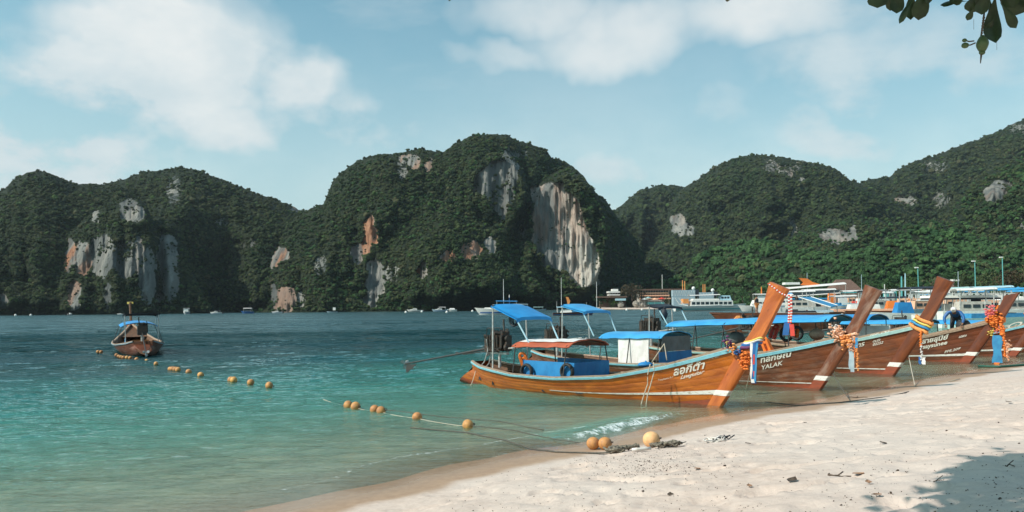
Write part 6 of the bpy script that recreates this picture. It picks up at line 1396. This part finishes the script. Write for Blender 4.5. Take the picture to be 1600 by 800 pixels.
rockpile('rounded grey boulder left on the far beach', 970, 476, 10, 5, VY - 14, 1); rockpile('pale boulder right of the brown tree on the far beach', 994, 475, 10, 5, VY - 14, 2); rockpile('small boulder furthest right on the far beach', 1003, 477, 7, 3, VY - 14, 3)
r = house('thatched_hall', 'thatched hall with a wide brown hipped roof behind the second prow', 1328, 330)
def hip(root, px0, px1, yt, yb, Y, dep, m, inset=.25):
    a, c = W(px0, yt, Y), W(px1, yb, Y); w = c.x - a.x; x0, x1 = a.x - root.location.x, c.x - root.location.x; y0, y1 = Y - root.location.y, Y - root.location.y + dep; b = MB(); rx0, rx1, ym = x0 + w * inset, x1 - w * inset, (y0 + y1) / 2
    b.face([(x0, y0, c.z), (x1, y0, c.z), (rx1, ym, a.z), (rx0, ym, a.z)]); b.face([(x1, y1, c.z), (x0, y1, c.z), (rx0, ym, a.z), (rx1, ym, a.z)]); b.face([(x1, y0, c.z), (x1, y1, c.z), (rx1, ym, a.z)]); b.face([(x0, y1, c.z), (x0, y0, c.z), (rx0, ym, a.z)]); b.face([(x0, y0, c.z), (x0, y1, c.z), (x1, y1, c.z), (x1, y0, c.z)]); return b.build('roof', M[m], root)
hip(r, 1305, 1352, 436, 456, 326, 14, 'roofbrown'); block(r, 'wall', 1311, 1346, 456, 476, 330, 10, 'concrete')
r = house('brown_roofed_house', 'house with a dark red brown hipped roof right of the third prow', 1485, 300); hip(r, 1462, 1503, 438, 453, 296, 12, 'roofbrown'); block(r, 'wall', 1466, 1498, 453, 474, 299, 9, 'concrete'); block(r, 'white_gable', 1489, 1499, 436.5, 439, 292, 2, 'white')
b = MB(); p = W(1591, 453, 110); r = empty('beach_umbrella', (p.x, p.y, 0), 0, 'blue beach umbrella behind the fifth prow at the right edge', 'umbrella'); w = 1.6
b.grid([[(0, 0, p.z + .45)] * 9] + [[(math.cos(a * math.pi / 4) * w * q, math.sin(a * math.pi / 4) * w * q, p.z + .45 - q * .7) for a in range(9)] for q in (.5, 1.0)]); b.build('shade', M['bluetarp2'], r); b = MB(); b.tube([(0, 0, 0), (0, 0, p.z + .4)], .05, 6); b.build('pole', M['white'], r)

# individual trees along the far shore
def leafcloud(seed, m, n=520, R0=1.0, flat=.75, lf=.16):
    r0 = random.Random(seed); b = MB(); cl = [Vector((r0.gauss(0, .42), r0.gauss(0, .42), r0.gauss(.05, .30) * flat)) for _ in range(11)]
    for k in range(n):
        c = cl[k % 11]; d = Vector((r0.gauss(0, 1), r0.gauss(0, 1), r0.gauss(0, 1))).normalized() * r0.uniform(.55, 1) ** .5 * .40; p = c + d
        u = Vector((r0.uniform(-1, 1), r0.uniform(-1, 1), r0.uniform(-.5, .5))).normalized() * lf * r0.uniform(.5, 1.1); v = Vector((r0.uniform(-1, 1), r0.uniform(-1, 1), r0.uniform(-1, .3))).normalized() * lf * .6
        b.face([p, p + u * .5 + v, p + u, p + u * .5 - v])
    me = bpy.data.meshes.new('crown'); me.from_pydata(b.v, [], b.f); me.materials.append(m); me.update(); return me
FB = foliage_mat('brownish casuarina leaves', (.085, .065, .040), (.12, .09, .055), (.07, .06, .038), sc=.6)
CM = [leafcloud(1, FD), leafcloud(2, FG), leafcloud(3, FB, 700), leafcloud(4, FG, 520, 1, 1.1), leafcloud(5, FD, 520, 1, .6)]
b = MB(); b.tube([(0, 0, -.02), (.02, 0, .35), (-.01, .01, .7), (.02, 0, 1)], [.05, .04, .032, .02], 7); b.tube([(0, 0, .55), (.22, .05, .9)], [.022, .01], 5); b.tube([(0, 0, .5), (-.2, .08, .88)], [.022, .01], 5); tro = b.build('trunk', M['twig'], None, True); TRM = tro.data; bpy.data.objects.remove(tro)
def tree(label, px, yt, yb, w, Y, k, group='trees standing behind the far beach'):
    t_, bt = W(px, yt, Y), W(px, yb, Y); hgt = t_.z - .8; rr = w / 2 * Y / F; root = empty('shore_tree', (bt.x, Y, .8), 0, label, 'tree', group)
    o = link_mesh('trunk', TRM, root); o.scale = (hgt * .8,) * 3; cr_ = (t_.z - bt.z) / 2; c = link_mesh('crown', CM[k], root, (0, 0, hgt - cr_)); c.scale = (rr, rr, cr_ * 1.15); c.rotation_euler = (0, 0, rnd.random() * 6)
TR = [(987, 436, 470, 36, 545, 2, 'rounded brownish tree standing before the hotel'), (955, 464, 478, 18, 545, 1, 'low green bush left of the rounded brownish tree'), (1042, 464, 478, 14, 545, 4, 'dark bush right of the beach umbrellas'), (938, 455, 478, 20, 552, 1, 'green tree at the left end of the village'),
      (1135, 448, 472, 30, 500, 3, 'light green tree behind the ferry bow'), (1160, 446, 470, 26, 460, 1, 'second light green tree further right behind the ferry bow'), (1215, 436, 462, 34, 360, 3, 'green tree behind the nearest prow'), (1330, 428, 452, 40, 345, 2, 'bare brown tree crown above the thatched hall'),
      (1362, 432, 462, 30, 300, 1, 'green tree between the thatched hall and the blue fishing boat'), (1392, 428, 460, 36, 300, 3, 'bushy tree behind the blue fishing boat'), (1420, 432, 462, 34, 280, 0, 'dark tree right of the blue fishing boat'), (1452, 430, 462, 34, 290, 1, 'green tree left of the brown roofed house'),
      (1512, 426, 460, 38, 270, 0, 'dark leaved tree right of the brown roofed house'), (1545, 418, 458, 44, 250, 3, 'green tree below the lamp with a white head'), (1580, 410, 456, 46, 240, 2, 'brown tinged tree near the right edge'), (1612, 404, 452, 46, 235, 4, 'dark tree cut by the right edge'), (1482, 420, 446, 36, 330, 3, 'light tree behind the brown roof'), (1280, 436, 460, 40, 350, 1, 'green tree behind the orange finned ferry'), (1245, 434, 460, 36, 355, 0, 'dark tree behind the left end of the big ferry')]
for (px, yt, yb, w, Y, k, lb) in TR: tree(lb, px, yt, yb, w, Y, k)

# ------------------------------------------------------------------ the tree the photographer stands under
def leaf_mat():
    m = bpy.data.materials.new('broad leaf'); m.use_nodes = True; t = NT(m.node_tree); t.n.clear(); tc = t.add('ShaderNodeTexCoord').outputs['Object']
    c = t.mix(t.mapr(t.noise(tc, 14, 4), .35, .65), (.030, .058, .016), (.018, .038, .012)); c = t.mix(t.mapr(t.noise(tc, 3, 2), .6, .7), c, (.10, .09, .03))
    b = t.add('ShaderNodeBsdfPrincipled', {'Base Color': c, 'Roughness': .42}); tl = t.add('ShaderNodeBsdfTranslucent', {'Color': c}); mx = t.add('ShaderNodeMixShader', {0: .15, 1: b, 2: tl})
    o = t.add('ShaderNodeOutputMaterial'); t.l.new(mx.outputs[0], o.inputs[0]); return m
LM = leaf_mat(); M['bark'] = mat('grey brown bark', (.16, .12, .09), .9, (.09, .07, .05), 8, (1, 1, .4), .6); M['fruit'] = mat('green fruit', (.10, .15, .05), .5, (.07, .11, .04), 8)
TB = Vector((6.3, 4.2, sand_at(6.3, 4.2))); at_ = empty('almond_tree', TB, 0, 'broad leaved tree overhanging the top right corner with dangling leaves and fruit', 'tree')
def L_(v): return Vector(v) - TB
b = MB(); fork = Vector((5.7, 4.3, 4.6)); b.tube([L_(TB + Vector((0, 0, -.3))), L_((6.2, 4.25, 2.0)), L_((6.0, 4.3, 3.4)), L_(fork)], [.30, .24, .2, .17], 12); b.build('trunk', M['bark'], at_, True)
def limb(pts, r0_, r1_, nm='branch'):
    b = MB(); n = len(pts); b.tube([L_(p) for p in pts], [r0_ + (r1_ - r0_) * i / (n - 1) for i in range(n)], 8); b.build(nm, M['bark'], at_, True)
v1 = W(1530, -60, 5.6); v2 = W(1420, -50, 5.4)
limb([fork, Vector((4.8, 4.9, 5.2)), W(1620, -130, 5.5), v1], .12, .02); limb([W(1620, -130, 5.5), W(1500, -120, 5.5), v2], .04, .012); limb([v1, W(1545, -10, 5.6), W(1540, 18, 5.6)], .014, .007)
limb([v1, W(1565, -8, 5.6)], .012, .006); limb([v2, W(1422, -15, 5.4)], .012, .006)
limb([W(1500, -120, 5.5), W(1300, -150, 5.45), W(1143, -42, 5.45)], .02, .004); limb([W(1300, -150, 5.45), W(1000, -190, 5.45), W(706, -38, 5.45)], .014, .004)
def leaf_obj(base, tip, wpx, face=0.0, seed=0, Y=None):
    r0 = random.Random(seed); base, tip = Vector(base), Vector(tip); ax = (tip - base); ln = ax.length; ax.normalize(); view = Vector((0, 1, .2)); sd = ax.cross(view).normalized(); q = Matrix.Rotation(face, 3, ax); sd = q @ sd; nn = ax.cross(sd).normalized(); b = MB(); P = []
    for i in range(9):
        u = i / 8; w = wpx / 2 * (math.sin(math.pi * min(1, u * .985) ** 2.0) ** .62 if 0 < u < 1 else .03); c = base + ax * ln * u + nn * ln * .10 * math.sin(u * math.pi) * (1 if seed % 2 else -1)
        P.append([c - sd * w - nn * w * .35, c - sd * w * .5 - nn * w * .12, c, c + sd * w * .5 - nn * w * .12, c + sd * w - nn * w * .35])
    b.grid([[L_(p) for p in r_] for r_ in P]); return b.build('leaf', LM, at_, True)
KL = 5.55 / F
LV = [((1377, -26), (1371, 12.5), 29, .2), ((1393, -24), (1391, 17), 14, .6), ((1409, -22), (1401, 21), 21, .2), ((1430, -6), (1405, 37), 11, .9), ((1426, -20), (1423, 31), 16, .3), ((1446, -26), (1435, 31.5), 25, .1), ((1454, -30), (1451, 6), 12, .3),
      ((1512, 2), (1469, 8), 13, .9), ((1512, -20), (1485, 4), 24, .2), ((1529, -14), (1517, 20), 24, .3), ((1541, -14), (1534, 23), 20, .2), ((1546, -4), (1555, 48), 14, .7), ((1556, -10), (1556, 67), 27, .1), ((1563, 4), (1588, 44), 15, .3), ((1556, -14), (1606, 17), 28, .2), ((1553, 29), (1542, 47), 11, .2), ((1521, 14), (1511, 32), 10, .5),
      ((1590, -20), (1612, 14), 24, .2), ((1575, -24), (1584, 12), 24, .4), ((1500, -26), (1490, -2), 18, .3), ((1524, -22), (1543, 14), 20, .4), ((1545, -30), (1526, 6), 20, .2), ((1143, -40), (1136, 3), 14, .3), ((706, -36), (702, 2), 10, .2)]
for i, ((bx, by), (tx, ty), w, fc) in enumerate(LV):
    Yk = 5.4 + .35 * ((i * 37) % 10) / 10; leaf_obj(W(bx, by, Yk), W(tx, ty, Yk + .06), w * Yk / F * 1.05, fc, i)
# dangling fruit stem
fs = MB(); fs.tube([L_(W(1538, 18, 5.6)), L_(W(1536, 36, 5.6)), L_(W(1533, 56, 5.6)), L_(W(1534, 66, 5.6))], .006, 6)
for k in range(7): q = W(1537 - k * .5, 28 + k * 4, 5.6); fs.ball(L_(q), .010, 6, 4, (1, 1, .8), .2)
st_ = fs.build('fruit_stem', M['bark'], at_, True)
fr_ = MB(); c = L_(W(1535, 67, 5.6)); P = []
for i in range(11):
    u = i / 10; z = .052 - u * .12; rr = .046 * math.sin(min(1, u * 1.25 + .12) * math.pi * .56) * (1 - u ** 2.2) ** .5 + .002; P.append([c + Vector((math.cos(a * math.pi / 4) * rr, math.sin(a * math.pi / 4) * rr, z)) for a in range(8)])
fr_.grid(P, close_v=True); fr_.build('fruit', M['fruit'], st_, True)
for (px, py, r_, px2, py2) in ((1508, 71, .020, 1524, 67), (1507, 63, .013, 1522, 64), (1534.5, 82, .017, 1534, 76)):
    b = MB(); b.ball(L_(W(px, py, 5.6)), r_, 10, 8, (1.3, 1, 1)); b.build('bud', M['fruit'], st_, True); b = MB(); b.tube([L_(W(px, py, 5.6)), L_(W((px + px2) / 2, (py + py2) / 2 + 1.5, 5.6)), L_(W(px2, py2, 5.6))], .005, 5); b.build('bud_stalk', M['bark'], st_)
b = MB(); b.tube([L_(W(1533.5, 84, 5.6)), L_(W(1532, 99, 5.6))], [.008, .003], 5); b.build('dry_flower', M['bark'], st_)
for (px, y0, y1) in ((1521.5, 30, 46), (1557.5, 66, 78)): b = MB(); b.tube([L_(W(px, y0, 5.6)), L_(W(px, y1, 5.6))], .0012, 4); b.build('thread', M['bark'], at_)
# crown above the frame: leaf sprays on boughs, throwing the shade at the lower right
lb_ = MB(); r0 = random.Random(12); boughs = []
def spray(c, rad, n, chk=True):
    for k in range(n):
        p = c + Vector((r0.gauss(0, rad * .5), r0.gauss(0, rad * .5), r0.gauss(0, rad * .28)))
        if chk and p.y > .3:
            q = proj(*p)
            if q[1] > -45 and -60 < q[0] < 1660: continue
        th = r0.uniform(0, 6.28); ax = Vector((math.cos(th), math.sin(th), r0.uniform(-.7, .1))).normalized(); sd = ax.cross(Vector((r0.uniform(-.3, .3), r0.uniform(-.3, .3), 1))).normalized(); ln = r0.uniform(.18, .30); w = ln * .27
        q = p - TB; dn = Vector((0, 0, -.03)); lb_.face([q, q + ax * ln * .55 - sd * w, q + ax * ln * .9 - sd * w * .7 + dn, q + ax * ln + dn * 1.2, q + ax * ln * .9 + sd * w * .7 + dn, q + ax * ln * .55 + sd * w])
SH_T = [(1600, 795, 7.2, .42), (1562, 794, 7.4, .28), (1575, 772, 7.6, .30), (1630, 762, 7.8, .34), (1645, 785, 7.5, .5), (1700, 770, 7.8, .6), (1690, 748, 8.0, .4), (1600, 745, 8.2, .16), (1545, 758, 8.0, .12), (1760, 800, 7.6, .7), (1620, 840, 7.0, .6), (1540, 840, 7.0, .5), (1720, 850, 7.0, .8), (1820, 760, 8, .8)]
for (px, py, t, rad) in SH_T:
    g_ = G(px, py, .75); c = g_ + SUN * t; spray(c, rad, int(46 + 300 * rad * rad)); boughs.append(c)
for k in range(16): c = W(1380 + 20 * k, -60 - (k % 3) * 20, 5.3) + SUN * (.7 + .25 * (k % 4)); spray(c, .40, 60); 
for k in range(12): c = Vector((6.3 + r0.gauss(0, 1.2), 4.0 + r0.gauss(0, 1.3), 6.2 + r0.gauss(0, .7))); spray(c, .7, 80); boughs.append(c)
me = bpy.data.meshes.new('crown'); me.from_pydata([tuple(v) for v in lb_.v], [], lb_.f); me.materials.append(LM); me.update(); tag(link_mesh('crown', me, at_), kind='stuff')
b = MB()
for c in boughs: 
    m_ = fork.lerp(c, .5) + Vector((0, 0, .35)); b.tube([L_(fork + Vector((0, 0, -.1))), L_(m_), L_(c)], [.07, .035, .012], 6)
tag(b.build('boughs', M['bark'], at_, True), kind='stuff')
# contact: half-buried seaweed line is left to the sand material

# ------------------------------------------------------------------ sea haze
def haze():
    m = bpy.data.materials.new('sea haze'); m.use_nodes = True; t = NT(m.node_tree); t.n.clear()
    v = t.add('ShaderNodeVolumePrincipled', {'Color': (.80, .92, 1, 1), 'Density': HAZE}); v.inputs['Anisotropy'].default_value = .3
    o = t.add('ShaderNodeOutputMaterial'); t.l.new(v.outputs[0], o.inputs['Volume'])
    b = MB(); b.box((0, 7750, 170), (19600, 16900, 420)); ob = b.build('haze', m); tag(ob, kind='stuff')
HAZE = 0.00006
haze()
